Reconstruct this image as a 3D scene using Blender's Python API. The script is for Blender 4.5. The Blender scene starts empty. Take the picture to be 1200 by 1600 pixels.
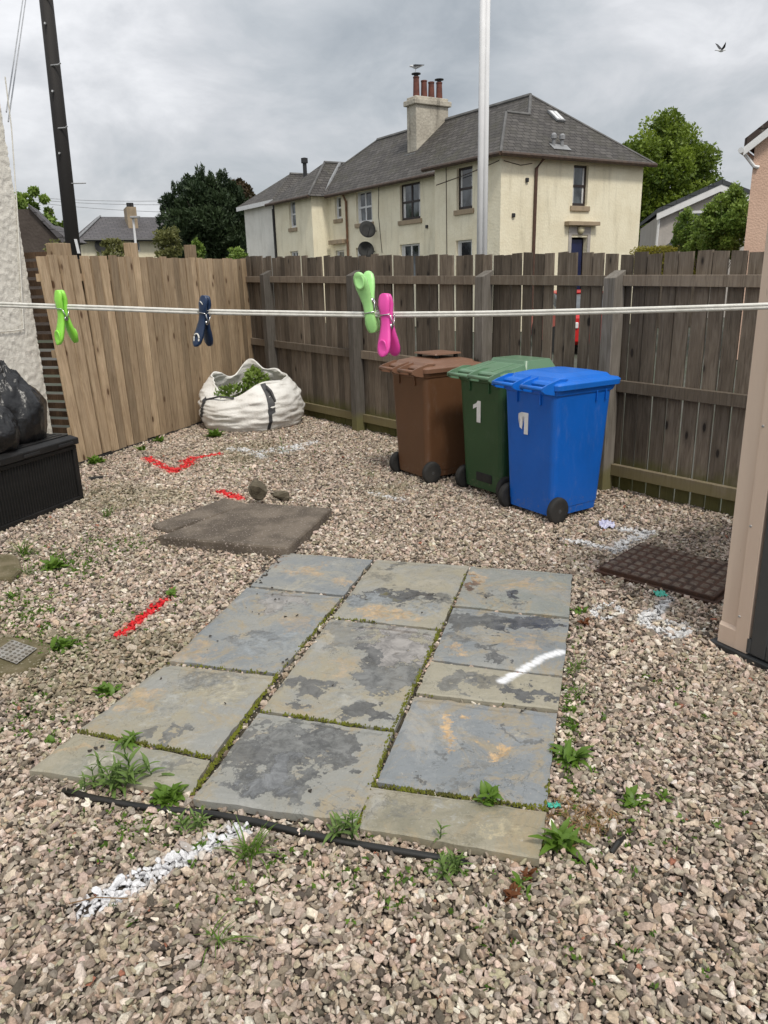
import bpy, bmesh, math, random
import numpy as np
from mathutils import Vector, Matrix, noise as mnoise

S = bpy.context.scene
C = S.collection
R = random.Random(7)
NR = np.random.default_rng(11)
rad = math.radians

# ------------------------------------------------------------------ camera
F, CX, CY, EYE = 1164.0, 600.0, 800.0, 1.65            # focal length in photo pixels, centre, eye height
p_, r_ = rad(17.07), rad(1.6)
FW = Vector((0, math.cos(p_), -math.sin(p_)))
U0 = Vector((0, math.sin(p_), math.cos(p_)))
RT = Vector((1, 0, 0)) * math.cos(r_) - U0 * math.sin(r_)
UP = U0 * math.cos(r_) + Vector((1, 0, 0)) * math.sin(r_)
cam = bpy.data.objects.new('camera', bpy.data.cameras.new('camera'))
C.objects.link(cam)
cam.matrix_world = Matrix(((RT.x, UP.x, -FW.x, 0), (RT.y, UP.y, -FW.y, 0), (RT.z, UP.z, -FW.z, EYE), (0, 0, 0, 1)))
cam.data.sensor_fit = 'VERTICAL'
cam.data.sensor_height = 36
cam.data.lens = F / 1600 * 36
cam.data.clip_start = 0.05
cam.data.clip_end = 2000
S.camera = cam

# ------------------------------------------------------------------ sky and sun
SUN_EL, SUN_AZ = rad(56), rad(158)                      # azimuth clockwise from +Y: behind the camera, to the right
W = bpy.data.worlds.new('World')
S.world = W
W.use_nodes = True
nt = W.node_tree
nt.nodes.clear()
def wn(t, **k):
    n = nt.nodes.new(t)
    for a, b in k.items():
        setattr(n, a, b)
    return n
def wm(op, a, b=None, c=None):
    n = wn('ShaderNodeMath', operation=op)
    for i, v in enumerate((a, b, c)):
        if v is None: continue
        if isinstance(v, (int, float)): n.inputs[i].default_value = v
        else: nt.links.new(v, n.inputs[i])
    return n.outputs[0]
out = wn('ShaderNodeOutputWorld')
bg = wn('ShaderNodeBackground')
bg.inputs[1].default_value = 0.1
sky = wn('ShaderNodeTexSky', sky_type='NISHITA', sun_disc=False, sun_elevation=SUN_EL, sun_rotation=SUN_AZ)
tc = wn('ShaderNodeTexCoord')
sx = wn('ShaderNodeSeparateXYZ')
nt.links.new(tc.outputs['Generated'], sx.inputs[0])
den = wm('ADD', wm('MAXIMUM', sx.outputs[2], 0.0), 0.42)
cx = wn('ShaderNodeCombineXYZ')
nt.links.new(wm('DIVIDE', sx.outputs[0], den), cx.inputs[0])
nt.links.new(wm('DIVIDE', sx.outputs[1], den), cx.inputs[1])
def wnoise(scale, detail, rough, off, dist=0.0):
    m = wn('ShaderNodeVectorMath', operation='ADD')
    nt.links.new(cx.outputs[0], m.inputs[0])
    m.inputs[1].default_value = off
    n = wn('ShaderNodeTexNoise')
    nt.links.new(m.outputs[0], n.inputs['Vector'])
    n.inputs['Scale'].default_value = scale
    n.inputs['Detail'].default_value = detail
    n.inputs['Roughness'].default_value = rough
    n.inputs['Distortion'].default_value = dist
    return n.outputs[0]
def wramp(v, stops):
    n = wn('ShaderNodeValToRGB')
    e = n.color_ramp.elements
    while len(e) < len(stops): e.new(0.5)
    for q, (pos, col) in zip(e, stops):
        q.position = pos
        q.color = (*col, 1)
    nt.links.new(v, n.inputs[0])
    return n.outputs[0]
big = wnoise(0.9, 8, 0.52, (3.1, 0.4, 0), 0.3)
fine = wnoise(3.6, 9, 0.58, (7.7, 2.2, 1), 0.4)
mixv = wm('ADD', wm('MULTIPLY', big, 0.6), wm('MULTIPLY', fine, 0.4))
cloud = wramp(mixv, [(0.36, (0.335, 0.365, 0.395)), (0.45, (0.46, 0.485, 0.51)), (0.53, (0.60, 0.61, 0.63)), (0.64, (0.87, 0.87, 0.885))])
sc_ = wn('ShaderNodeVectorMath', operation='SCALE')
nt.links.new(cloud, sc_.inputs[0])
nt.links.new(wm('ADD', 5.8, wm('MULTIPLY', wm('MAXIMUM', sx.outputs[2], 0.0), 7.0)), sc_.inputs['Scale'])   # an overcast sky is brighter overhead
mx = wn('ShaderNodeMix', data_type='RGBA')
mx.inputs[0].default_value = 0.93
nt.links.new(sky.outputs[0], mx.inputs[6])
nt.links.new(sc_.outputs[0], mx.inputs[7])
nt.links.new(mx.outputs[2], bg.inputs[0])
nt.links.new(bg.outputs[0], out.inputs[0])

sun = bpy.data.objects.new('sun', bpy.data.lights.new('sun', 'SUN'))
C.objects.link(sun)
sun.data.energy = 1.5
sun.data.angle = rad(10)
sun.data.color = (1.0, 0.945, 0.85)
sd = Vector((math.sin(SUN_AZ) * math.cos(SUN_EL), math.cos(SUN_AZ) * math.cos(SUN_EL), math.sin(SUN_EL)))
sun.rotation_euler = sd.to_track_quat('Z', 'Y').to_euler()
sun.location = sd * 30
S.view_settings.view_transform = 'Standard'
S.view_settings.look = 'None'
S.view_settings.exposure = 0.66
S.view_settings.gamma = 1.0
S.view_settings.use_curve_mapping = False

# ------------------------------------------------------------------ helpers: measuring
EYEV = Vector((0, 0, EYE))
def ray(x, y):
    return FW + RT * ((x - CX) / F) - UP * ((y - CY) / F)
def gp(x, y, z=0.0):                                    # where the sight line of a photo pixel meets height z
    d = ray(x, y)
    return EYEV + d * ((z - EYE) / d.z)
def at(x, y, Y):                                        # ... meets distance Y
    d = ray(x, y)
    return EYEV + d * (Y / d.y)
def lerp(a, b, t): return a + (b - a) * t
def nz(v, s=1.0, o=0.0): return mnoise.noise(Vector(v) * s + Vector((o, o * 1.7, o * 0.3)))

# ------------------------------------------------------------------ helpers: meshes
class MB:
    def __init__(s): s.v, s.f, s.m = [], [], []
    def add(s, vs, fs, mi=0):
        o = len(s.v)
        s.v += [tuple(q) for q in vs]
        s.f += [tuple(i + o for i in f) for f in fs]
        s.m += [mi] * len(fs)
        return s
    def quad(s, *p, mi=0): return s.add(p, [tuple(range(len(p)))], mi)
    def box(s, c, size, rz=0.0, mi=0):
        c = Vector(c); h = Vector(size) / 2; M = Matrix.Rotation(rz, 3, 'Z')
        vs = [c + M @ Vector((a * h.x, b * h.y, d * h.z)) for a in (-1, 1) for b in (-1, 1) for d in (-1, 1)]
        return s.add(vs, [(0, 1, 3, 2), (4, 6, 7, 5), (0, 4, 5, 1), (2, 3, 7, 6), (0, 2, 6, 4), (1, 5, 7, 3)], mi)
    def obox(s, o, ax, ay, az, mi=0):                   # corner + three edge vectors
        o, ax, ay, az = map(Vector, (o, ax, ay, az))
        vs = [o + ax * a + ay * b + az * d for a in (0, 1) for b in (0, 1) for d in (0, 1)]
        return s.add(vs, [(0, 1, 3, 2), (4, 6, 7, 5), (0, 4, 5, 1), (2, 3, 7, 6), (0, 2, 6, 4), (1, 5, 7, 3)], mi)
    def tube(s, pts, r, n=8, mi=0, cap=True):
        pts = [Vector(p) for p in pts]; rs = r if isinstance(r, (list, tuple)) else [r] * len(pts)
        o = len(s.v); ref = None
        for i, p in enumerate(pts):
            t = (pts[min(i + 1, len(pts) - 1)] - pts[max(i - 1, 0)]).normalized()
            if ref is None or abs(ref.dot(t)) > 0.95:
                ref = Vector((0, 0, 1)) if abs(t.z) < 0.9 else Vector((1, 0, 0))
            a = t.cross(ref).normalized(); b = t.cross(a).normalized(); ref = -b if False else ref
            for k in range(n):
                an = 2 * math.pi * k / n
                s.v.append(tuple(p + (a * math.cos(an) + b * math.sin(an)) * rs[i]))
        for i in range(len(pts) - 1):
            for k in range(n):
                s.f.append((o + i * n + k, o + i * n + (k + 1) % n, o + (i + 1) * n + (k + 1) % n, o + (i + 1) * n + k)); s.m.append(mi)
        if cap:
            s.f.append(tuple(o + k for k in range(n))); s.m.append(mi)
            s.f.append(tuple(o + (len(pts) - 1) * n + k for k in reversed(range(n)))); s.m.append(mi)
        return s
    def loft(s, rings, cap0=True, cap1=True, mi=0):
        n = len(rings[0]); o = len(s.v)
        for r in rings: s.v += [tuple(q) for q in r]
        for i in range(len(rings) - 1):
            for k in range(n):
                s.f.append((o + i * n + k, o + i * n + (k + 1) % n, o + (i + 1) * n + (k + 1) % n, o + (i + 1) * n + k)); s.m.append(mi)
        if cap0: s.f.append(tuple(o + k for k in reversed(range(n)))); s.m.append(mi)
        if cap1: s.f.append(tuple(o + (len(rings) - 1) * n + k for k in range(n))); s.m.append(mi)
        return s
    def lathe(s, prof, c, axis=(0, 0, 1), n=16, mi=0):
        ax = Vector(axis).normalized(); a = ax.orthogonal().normalized(); b = ax.cross(a); c = Vector(c)
        return s.loft([[c + ax * z + (a * math.cos(2 * math.pi * k / n) + b * math.sin(2 * math.pi * k / n)) * r for k in range(n)] for r, z in prof], mi=mi)
    def prism(s, poly, d, mi=0):                        # 3-D polygon pushed along d
        a = [Vector(q) for q in poly]; d = Vector(d)
        return s.loft([a, [q + d for q in a]], mi=mi)
    def mesh(s, name, mats, smooth=False, uv=False, fix=True):
        me = bpy.data.meshes.new(name)
        me.from_pydata(s.v, [], s.f)
        for m in (mats if isinstance(mats, (list, tuple)) else [mats]): me.materials.append(m)
        if any(s.m): me.polygons.foreach_set('material_index', s.m)
        if fix:
            bm = bmesh.new(); bm.from_mesh(me)
            bmesh.ops.recalc_face_normals(bm, faces=bm.faces)
            bm.to_mesh(me); bm.free()
        if smooth: me.polygons.foreach_set('use_smooth', [True] * len(me.polygons))
        if uv:
            ul = me.uv_layers.new(name='UVMap')
            for p in me.polygons:
                n = p.normal; h = Vector((0, 0, 1)).cross(n)
                h = h.normalized() if h.length > 1e-3 else Vector((1, 0, 0)); g = n.cross(h)
                for li in p.loop_indices:
                    q = me.vertices[me.loops[li].vertex_index].co
                    ul.data[li].uv = (q.dot(h), q.dot(g))
        me.update()
        return me
    def build(s, name, mats, parent=None, local=False, smooth=False, uv=False, bevel=0.0, fix=True):
        if parent is not None and not local:
            o = wloc(parent); s.v = [(a - o.x, b - o.y, c - o.z) for a, b, c in s.v]
        return link(name, s.mesh(name, mats, smooth, uv, fix), parent, bevel)
def wloc(o):
    l = Vector((0, 0, 0))
    while o is not None:
        l += o.location; o = o.parent
    return l
def link(name, me, parent=None, bevel=0.0):
    o = bpy.data.objects.new(name, me); C.objects.link(o)
    if parent is not None: o.parent = parent
    if bevel:
        m = o.modifiers.new('bevel', 'BEVEL'); m.width = bevel; m.segments = 2; m.limit_method = 'ANGLE'; m.angle_limit = rad(40)
    return o
def tag(o, label=None, cat=None, group=None, kind=None):
    if label: o['label'] = label
    if cat: o['category'] = cat
    if group: o['group'] = group
    if kind: o['kind'] = kind
    return o
def thing(name, label, cat, loc=(0, 0, 0), group=None, rz=0.0):
    o = bpy.data.objects.new(name, None); C.objects.link(o)
    o.location = loc; o.rotation_euler = (0, 0, rz); o.empty_display_size = 0.1
    return tag(o, label, cat, group)

# ------------------------------------------------------------------ helpers: materials
class NT:
    def __init__(s, name):
        s.m = bpy.data.materials.new(name); s.m.use_nodes = True; s.t = s.m.node_tree; s.t.nodes.clear()
        s.out = s.t.nodes.new('ShaderNodeOutputMaterial'); s.b = s.t.nodes.new('ShaderNodeBsdfPrincipled')
        s.t.links.new(s.b.outputs[0], s.out.inputs[0])
    def n(s, t, **k):
        q = s.t.nodes.new(t)
        for a, b in k.items(): setattr(q, a, b)
        return q
    def put(s, sock, v):
        if isinstance(v, bpy.types.NodeSocket): s.t.links.new(v, sock)
        elif isinstance(v, (tuple, list)) and len(v) == 3 and sock.type == 'RGBA': sock.default_value = (*v, 1)
        else: sock.default_value = v
    def math(s, op, a, b=0.0, clamp=False):
        q = s.n('ShaderNodeMath', operation=op, use_clamp=clamp); s.put(q.inputs[0], a); s.put(q.inputs[1], b); return q.outputs[0]
    def vm(s, op, a, b=(0, 0, 0)):
        q = s.n('ShaderNodeVectorMath', operation=op); s.put(q.inputs[0], a)
        if op == 'SCALE': s.put(q.inputs['Scale'], b)
        else: s.put(q.inputs[1], b)
        return q.outputs['Value' if op in ('LENGTH', 'DISTANCE', 'DOT_PRODUCT') else 0]
    def step(s, v, lo, hi):
        q = s.n('ShaderNodeMapRange', interpolation_type='SMOOTHSTEP')
        s.put(q.inputs[0], v); q.inputs[1].default_value = lo; q.inputs[2].default_value = hi; return q.outputs[0]
    def mix(s, f, a, b, mode='MIX'):
        q = s.n('ShaderNodeMix', data_type='RGBA', blend_type=mode); s.put(q.inputs[0], f); s.put(q.inputs[6], a); s.put(q.inputs[7], b); return q.outputs[2]
    def mixf(s, f, a, b):
        q = s.n('ShaderNodeMix', data_type='FLOAT'); s.put(q.inputs[0], f); s.put(q.inputs[2], a); s.put(q.inputs[3], b); return q.outputs[0]
    def noise(s, co, scale, detail=5, rough=0.55, dist=0.0):
        q = s.n('ShaderNodeTexNoise'); s.put(q.inputs['Vector'], co)
        q.inputs['Scale'].default_value = scale; q.inputs['Detail'].default_value = detail
        q.inputs['Roughness'].default_value = rough; q.inputs['Distortion'].default_value = dist; return q.outputs[0]
    def voro(s, co, scale, feature='F1', out='Distance', rnd=1.0):
        q = s.n('ShaderNodeTexVoronoi', feature=feature); s.put(q.inputs['Vector'], co); q.inputs['Scale'].default_value = scale
        q.inputs['Randomness'].default_value = rnd; return q.outputs[out]
    def coords(s, rand=False, scale=(1, 1, 1), uv=False):
        tc = s.n('ShaderNodeTexCoord'); co = tc.outputs['UV' if uv else 'Object']
        if rand:
            oi = s.n('ShaderNodeObjectInfo'); co = s.vm('ADD', co, s.vm('SCALE', (17.3, 9.1, 5.7), oi.outputs['Random']))
            s.rnd = oi.outputs['Random']
        if scale != (1, 1, 1): co = s.vm('MULTIPLY', co, scale)
        return co
    def bump(s, h, strength=0.3, dist=0.01, nrm=None):
        q = s.n('ShaderNodeBump'); q.inputs['Strength'].default_value = strength; q.inputs['Distance'].default_value = dist
        s.put(q.inputs['Height'], h)
        if nrm is not None: s.put(q.inputs['Normal'], nrm)
        return q.outputs[0]
    def done(s, col, rough=0.6, nrm=None, spec=0.5, metal=0.0):
        s.put(s.b.inputs['Base Color'], col); s.put(s.b.inputs['Roughness'], rough)
        if nrm is not None: s.put(s.b.inputs['Normal'], nrm)
        s.b.inputs['Specular IOR Level'].default_value = spec; s.put(s.b.inputs['Metallic'], metal); return s.m
def simple(name, c1, c2=None, scale=6.0, rough=0.6, bscale=60, bstr=0.15, bdist=0.004, spec=0.5, metal=0.0, rand=False, lo=0.4, hi=0.65, vec=(1, 1, 1), speck=None):
    g = NT(name); co = g.coords(rand, vec)
    if c2 is None: c2 = tuple(x * 0.75 for x in c1)
    col = g.mix(g.step(g.noise(co, scale, 8, 0.6), lo, hi), c1, c2)
    if speck: col = g.mix(g.step(g.noise(co, speck[0], 3, 0.5), speck[1], speck[1] + 0.08), col, speck[2])
    return g.done(col, rough, g.bump(g.noise(co, bscale, 4, 0.6), bstr, bdist), spec, metal)

def wood(name, a, b, c, knot, green=None, rough=0.75, knots=True):
    g = NT(name); co = g.coords(True)
    gr = g.vm('MULTIPLY', co, (1, 1, 0.045))
    n1 = g.noise(gr, 90, 6, 0.65, 0.6); n2 = g.noise(g.vm('MULTIPLY', co, (1, 1, 0.12)), 22, 4, 0.6, 1.2); n3 = g.noise(co, 2.2, 4, 0.6)
    col = g.mix(g.step(n2, 0.35, 0.7), a, b)
    col = g.mix(g.math('MULTIPLY', g.step(n1, 0.48, 0.68), 0.75), col, c)
    tone = g.mixf(g.rnd, 0.62, 1.25)
    col = g.mix(1.0, col, g.n('ShaderNodeCombineColor').outputs[0], 'MIX') if False else col
    col = g.vm('SCALE', col, g.math('MULTIPLY', tone, g.mixf(n3, 0.75, 1.25)))
    h = g.math('ADD', n1, g.math('MULTIPLY', n2, 0.5))
    if knots:
        kc = g.vm('MULTIPLY', co, (1, 0, 0.42)); d = g.voro(g.vm('ADD', kc, (0, 0.37, 0)), 6.5)
        k = g.step(d, 0.13, 0.07); ring = g.step(d, 0.26, 0.12)
        col = g.mix(g.math('MULTIPLY', ring, 0.35), col, c); col = g.mix(k, col, knot)
    if green:
        z = g.n('ShaderNodeSeparateXYZ'); tcc = g.n('ShaderNodeTexCoord'); g.put(z.inputs[0], tcc.outputs['Object'])
        geo = g.n('ShaderNodeNewGeometry'); g.put(z.inputs[0], geo.outputs['Position'])
        mk = g.math('ADD', g.step(z.outputs[2], green[0], 0.1), g.math('SUBTRACT', g.noise(co, 7, 5, 0.7), 0.62)); 
        col = g.mix(g.math('MULTIPLY', g.step(mk, 0.2, 0.75), g.math('MULTIPLY', 0.8, g.step(z.outputs[2], green[0] + .1, 0.1)), True), col, green[1])
    return g.done(col, rough, g.bump(h, 0.35, 0.004), 0.3)

M = {}
M['new_wood'] = wood('new_wood', (0.36, 0.262, 0.165), (0.47, 0.355, 0.235), (0.22, 0.15, 0.09), (0.11, 0.06, 0.032))
M['old_wood'] = wood('old_wood', (0.145, 0.116, 0.088), (0.21, 0.174, 0.136), (0.075, 0.058, 0.044), (0.03, 0.024, 0.02), (0.5, (0.10, 0.10, 0.022)), 0.85)
M['rail_wood'] = wood('rail_wood', (0.18, 0.143, 0.108), (0.235, 0.195, 0.152), (0.105, 0.082, 0.062), (0.05, 0.04, 0.03), (0.4, (0.2, 0.17, 0.075)), 0.85, False)
M['post_wood'] = wood('post_wood', (0.15, 0.135, 0.115), (0.2, 0.18, 0.16), (0.09, 0.08, 0.065), (0.05, 0.04, 0.03), (0.35, (0.15, 0.14, 0.05)), 0.85)
M['slat_wood'] = wood('slat_wood', (0.1, 0.062, 0.038), (0.14, 0.088, 0.054), (0.05, 0.03, 0.02), (0.03, 0.02, 0.01))
def cloud_plastic(name, c, rough=0.42, dark=0.8):
    g = NT(name); co = g.coords()
    col = g.mix(g.math('MULTIPLY', g.step(g.noise(co, 3, 8, 0.65), 0.4, 0.75), 0.6), c, tuple(x * dark for x in c))
    dust = g.step(g.noise(g.vm('MULTIPLY', co, (1, 1, 0.35)), 14, 8, 0.75), 0.52, 0.85)
    col = g.mix(g.math('MULTIPLY', dust, 0.12), col, (0.45, 0.42, 0.38))
    zz = g.n('ShaderNodeSeparateXYZ'); g.put(zz.inputs[0], co)
    mud = g.math('MULTIPLY', g.step(g.noise(co, 38, 6, 0.75), 0.56, 0.66), g.step(g.math('ADD', zz.outputs[2], g.math('MULTIPLY', g.noise(co, 6, 4), .35)), 0.42, 0.18))
    col = g.mix(g.math('MULTIPLY', mud, 0.55), col, (0.2, 0.165, 0.125))
    scr = g.math('MULTIPLY', g.step(g.noise(g.vm('MULTIPLY', co, (3, 3, 60)), 3.5, 3, 0.5, 2.0), 0.69, 0.73), g.step(g.noise(co, 5, 3), .5, .6))
    col = g.mix(g.math('MULTIPLY', scr, 0.35), col, (0.4, 0.38, 0.36))
    return g.done(col, g.mixf(dust, rough, rough + 0.2), g.bump(g.noise(co, 180, 3, 0.6), 0.08, 0.002), 0.45)
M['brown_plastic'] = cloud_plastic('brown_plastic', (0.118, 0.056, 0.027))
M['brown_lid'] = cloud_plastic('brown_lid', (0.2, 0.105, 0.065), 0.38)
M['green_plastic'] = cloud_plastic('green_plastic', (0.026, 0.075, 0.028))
M['green_lid'] = cloud_plastic('green_lid', (0.14, 0.25, 0.155), 0.3)  # much paler than the body: sky reflection put into the colour
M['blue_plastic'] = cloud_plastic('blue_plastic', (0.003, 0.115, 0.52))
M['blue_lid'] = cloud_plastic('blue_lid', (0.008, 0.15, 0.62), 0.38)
M['rubber'] = simple('rubber', (0.012, 0.012, 0.012), (0.03, 0.028, 0.026), rough=0.8)
M['hub'] = simple('hub', (0.09, 0.09, 0.092), (0.06, 0.06, 0.06), rough=0.4)
M['white_vinyl'] = simple('white_vinyl', (0.78, 0.78, 0.78), (0.66, 0.66, 0.65), rough=0.5)
M['black_resin'] = simple('black_resin', (0.011, 0.011, 0.011), (0.018, 0.017, 0.017), scale=9, rough=0.5, bscale=150, spec=0.35)
M['bag_plastic'] = simple('bag_plastic', (0.007, 0.007, 0.0075), (0.011, 0.011, 0.012), rough=0.3, bscale=28, bstr=0.5, bdist=0.012, spec=0.5)
M['foam'] = simple('foam', (0.02, 0.02, 0.022), rough=0.8)
M['soil'] = simple('soil', (0.045, 0.036, 0.028), (0.08, 0.066, 0.052), scale=40, rough=0.95, bscale=120, bstr=0.6, bdist=0.01)
M['joint_soil'] = simple('joint_soil', (0.035, 0.03, 0.02), (0.07, 0.058, 0.035), scale=30, rough=0.95, bscale=140, bstr=0.8, bdist=0.01)
M['turf'] = simple('turf', (0.05, 0.06, 0.035), (0.09, 0.085, 0.075), scale=0.6, rough=0.95)
M['moss'] = simple('moss', (0.16, 0.175, 0.014), (0.085, 0.085, 0.016), scale=18, rough=0.95, bscale=200, bstr=0.5)
M['concrete'] = simple('concrete', (0.09, 0.072, 0.055), (0.165, 0.135, 0.105), scale=5, rough=0.92, bscale=110, bstr=0.55, bdist=0.006, speck=(75, 0.6, (0.34, 0.29, 0.26)))
M['mossy_concrete'] = simple('mossy_concrete', (0.17, 0.14, 0.085), (0.1, 0.085, 0.04), scale=7, rough=0.95, bscale=80, bstr=0.6, bdist=0.006, speck=(60, 0.62, (0.3, 0.27, 0.2)))
M['iron'] = simple('iron', (0.075, 0.032, 0.017), (0.04, 0.02, 0.013), scale=16, rough=0.65, bscale=150, bstr=0.5, bdist=0.003, speck=(40, 0.63, (0.1, 0.055, 0.03)))
M['stud_iron'] = simple('stud_iron', (0.17, 0.13, 0.1), (0.09, 0.058, 0.04), scale=22, rough=0.5, bscale=150, bstr=0.4, bdist=0.003, rand=True)
M['grate'] = simple('grate', (0.3, 0.29, 0.27), (0.22, 0.2, 0.17), scale=20, rough=0.6)
M['grate_shade'] = simple('grate_shade', (0.015, 0.014, 0.012), rough=0.9)
M['rock'] = simple('rock', (0.085, 0.07, 0.045), (0.14, 0.12, 0.085), scale=14, rough=0.9, bscale=50, bstr=0.7, bdist=0.012)
M['bag_white'] = simple('bag_white', (0.78, 0.765, 0.73), (0.67, 0.645, 0.6), scale=4, rough=0.6, bscale=38, bstr=0.55, bdist=0.014, lo=0.45, hi=0.75)
M['strap'] = simple('strap', (0.05, 0.05, 0.055), (0.09, 0.09, 0.09), rough=0.7)
M['tar_pole'] = simple('tar_pole', (0.012, 0.01, 0.009), (0.022, 0.018, 0.015), scale=3, rough=0.75, vec=(1, 1, 0.1))
M['galv'] = simple('galv', (0.42, 0.42, 0.42), (0.3, 0.3, 0.3), rough=0.5, metal=0.4)
M['white_paint'] = simple('white_paint', (0.76, 0.76, 0.77), (0.7, 0.7, 0.71), scale=2, rough=0.6)
M['dark_paint'] = simple('dark_paint', (0.022, 0.022, 0.024), rough=0.5)
M['line'] = simple('line', (0.74, 0.72, 0.66), (0.62, 0.6, 0.54), scale=60, rough=0.5, bscale=500, bstr=0.3)
M['wire'] = simple('wire', (0.4, 0.41, 0.43), rough=0.5)
M['lime'] = simple('lime', (0.34, 0.82, 0.1), (0.28, 0.7, 0.07), rough=0.35)
M['mint'] = simple('mint', (0.42, 0.8, 0.3), (0.36, 0.72, 0.24), rough=0.35)
M['pink'] = simple('pink', (0.85, 0.085, 0.42), (0.74, 0.06, 0.35), rough=0.35)
M['navy'] = simple('navy', (0.014, 0.035, 0.09), (0.01, 0.024, 0.06), rough=0.35)
M['steel'] = simple('steel', (0.6, 0.6, 0.6), (0.5, 0.5, 0.5), rough=0.25, metal=0.9)
M['shed_beige'] = simple('shed_beige', (0.70, 0.56, 0.45), (0.63, 0.49, 0.39), scale=5, rough=0.55, bscale=70, bstr=0.18, vec=(1, 1, 0.08), speck=(90, 0.7, (0.3, 0.23, 0.17)))
M['shed_grey'] = simple('shed_grey', (0.058, 0.06, 0.062), (0.05, 0.052, 0.054), scale=5, rough=0.5, bscale=70, bstr=0.15, vec=(1, 1, 0.08))
M['shed_dark'] = simple('shed_dark', (0.03, 0.032, 0.035), rough=0.5)
M['edging'] = simple('edging', (0.01, 0.01, 0.009), (0.02, 0.018, 0.015), rough=0.45)
def leafmat(name, a, b, rough=0.5, trans=0.25):
    g = NT(name); at_ = g.n('ShaderNodeAttribute', attribute_name='tint'); co = g.coords(True)
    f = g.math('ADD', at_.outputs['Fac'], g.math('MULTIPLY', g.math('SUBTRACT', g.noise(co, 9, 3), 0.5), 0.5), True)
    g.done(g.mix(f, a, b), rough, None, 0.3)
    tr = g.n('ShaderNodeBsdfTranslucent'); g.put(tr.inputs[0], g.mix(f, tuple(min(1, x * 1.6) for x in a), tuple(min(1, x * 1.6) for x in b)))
    ms = g.n('ShaderNodeMixShader'); ms.inputs[0].default_value = trans
    g.t.links.new(g.b.outputs[0], ms.inputs[1]); g.t.links.new(tr.outputs[0], ms.inputs[2]); g.t.links.new(ms.outputs[0], g.out.inputs[0])
    return g.m
M['leaf_tree'] = leafmat('leaf_tree', (0.06, 0.10, 0.012), (0.21, 0.28, 0.034))
M['leaf_conifer'] = leafmat('leaf_conifer', (0.012, 0.026, 0.012), (0.042, 0.066, 0.024), 0.6, 0.15)
M['leaf_red'] = leafmat('leaf_red', (0.03, 0.032, 0.014), (0.075, 0.05, 0.024))
M['leaf_shrub'] = leafmat('leaf_shrub', (0.06, 0.115, 0.018), (0.24, 0.33, 0.065))
M['leaf_hedge'] = leafmat('leaf_hedge', (0.16, 0.15, 0.018), (0.26, 0.23, 0.03))
M['leaf_olive'] = leafmat('leaf_olive', (0.09, 0.1, 0.03), (0.2, 0.2, 0.07))
M['leaf_weed'] = leafmat('leaf_weed', (0.045, 0.105, 0.014), (0.15, 0.25, 0.035), 0.45)
M['leaf_willow'] = leafmat('leaf_willow', (0.065, 0.12, 0.03), (0.19, 0.28, 0.075), 0.45)
M['leaf_dry'] = leafmat('leaf_dry', (0.25, 0.15, 0.07), (0.4, 0.27, 0.14), 0.8)
M['leaf_rust'] = leafmat('leaf_rust', (0.1, 0.022, 0.014), (0.18, 0.075, 0.022), 0.6)
M['bark'] = simple('bark', (0.07, 0.055, 0.04), (0.11, 0.09, 0.07), scale=8, rough=0.95, bscale=20, bstr=0.8, bdist=0.03, vec=(1, 1, 0.2))
def render_wall(name, a, b, c, bs=25, bstr=0.5, bd=0.02, streak=0.5):
    g = NT(name); co = g.coords()
    n = g.noise(co, 1.1, 8, 0.65); s = g.noise(g.vm('MULTIPLY', co, (1, 1, 0.12)), 3.2, 8, 0.7)
    col = g.mix(g.step(n, 0.35, 0.7), a, b); col = g.mix(g.math('MULTIPLY', g.step(s, 0.5, 0.78), streak), col, c)
    sp = g.noise(co, bs * 1.6, 4, 0.7); col = g.mix(g.math('MULTIPLY', g.step(sp, 0.52, 0.7), 0.3), col, c)
    return g.done(col, 0.9, g.bump(g.voro(co, bs), bstr, bd, g.bump(sp, bstr, bd * 0.6)), 0.2)
M['cream'] = render_wall('cream', (0.86, 0.80, 0.62), (0.77, 0.70, 0.52), (0.50, 0.45, 0.33), 14, 0.25, 0.02, 0.6)
M['white_render'] = render_wall('white_render', (0.80, 0.78, 0.72), (0.70, 0.68, 0.62), (0.48, 0.46, 0.42), 16, .25, .02)
M['grey_render'] = render_wall('grey_render', (0.45, 0.42, 0.39), (0.39, 0.36, 0.33), (0.28, 0.26, 0.24), 14, .25, .02)
M['pink_render'] = render_wall('pink_render', (0.62, 0.43, 0.33), (0.55, 0.37, 0.28), (0.42, 0.3, 0.23), 26, .4, .015)
M['chimney_render'] = render_wall('chimney_render', (0.52, 0.48, 0.40), (0.38, 0.345, 0.285), (0.13, 0.118, 0.098), 9, 0.4, 0.03, 0.9)
M['brick_wall'] = render_wall('brick_wall', (0.075, 0.06, 0.052), (0.095, 0.078, 0.068), (0.055, 0.045, 0.04), 10)
M['harl'] = render_wall('harl', (0.76, 0.73, 0.66), (0.68, 0.65, 0.58), (0.5, 0.47, 0.41), 70, 0.35, 0.006, 0.25)
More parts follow.
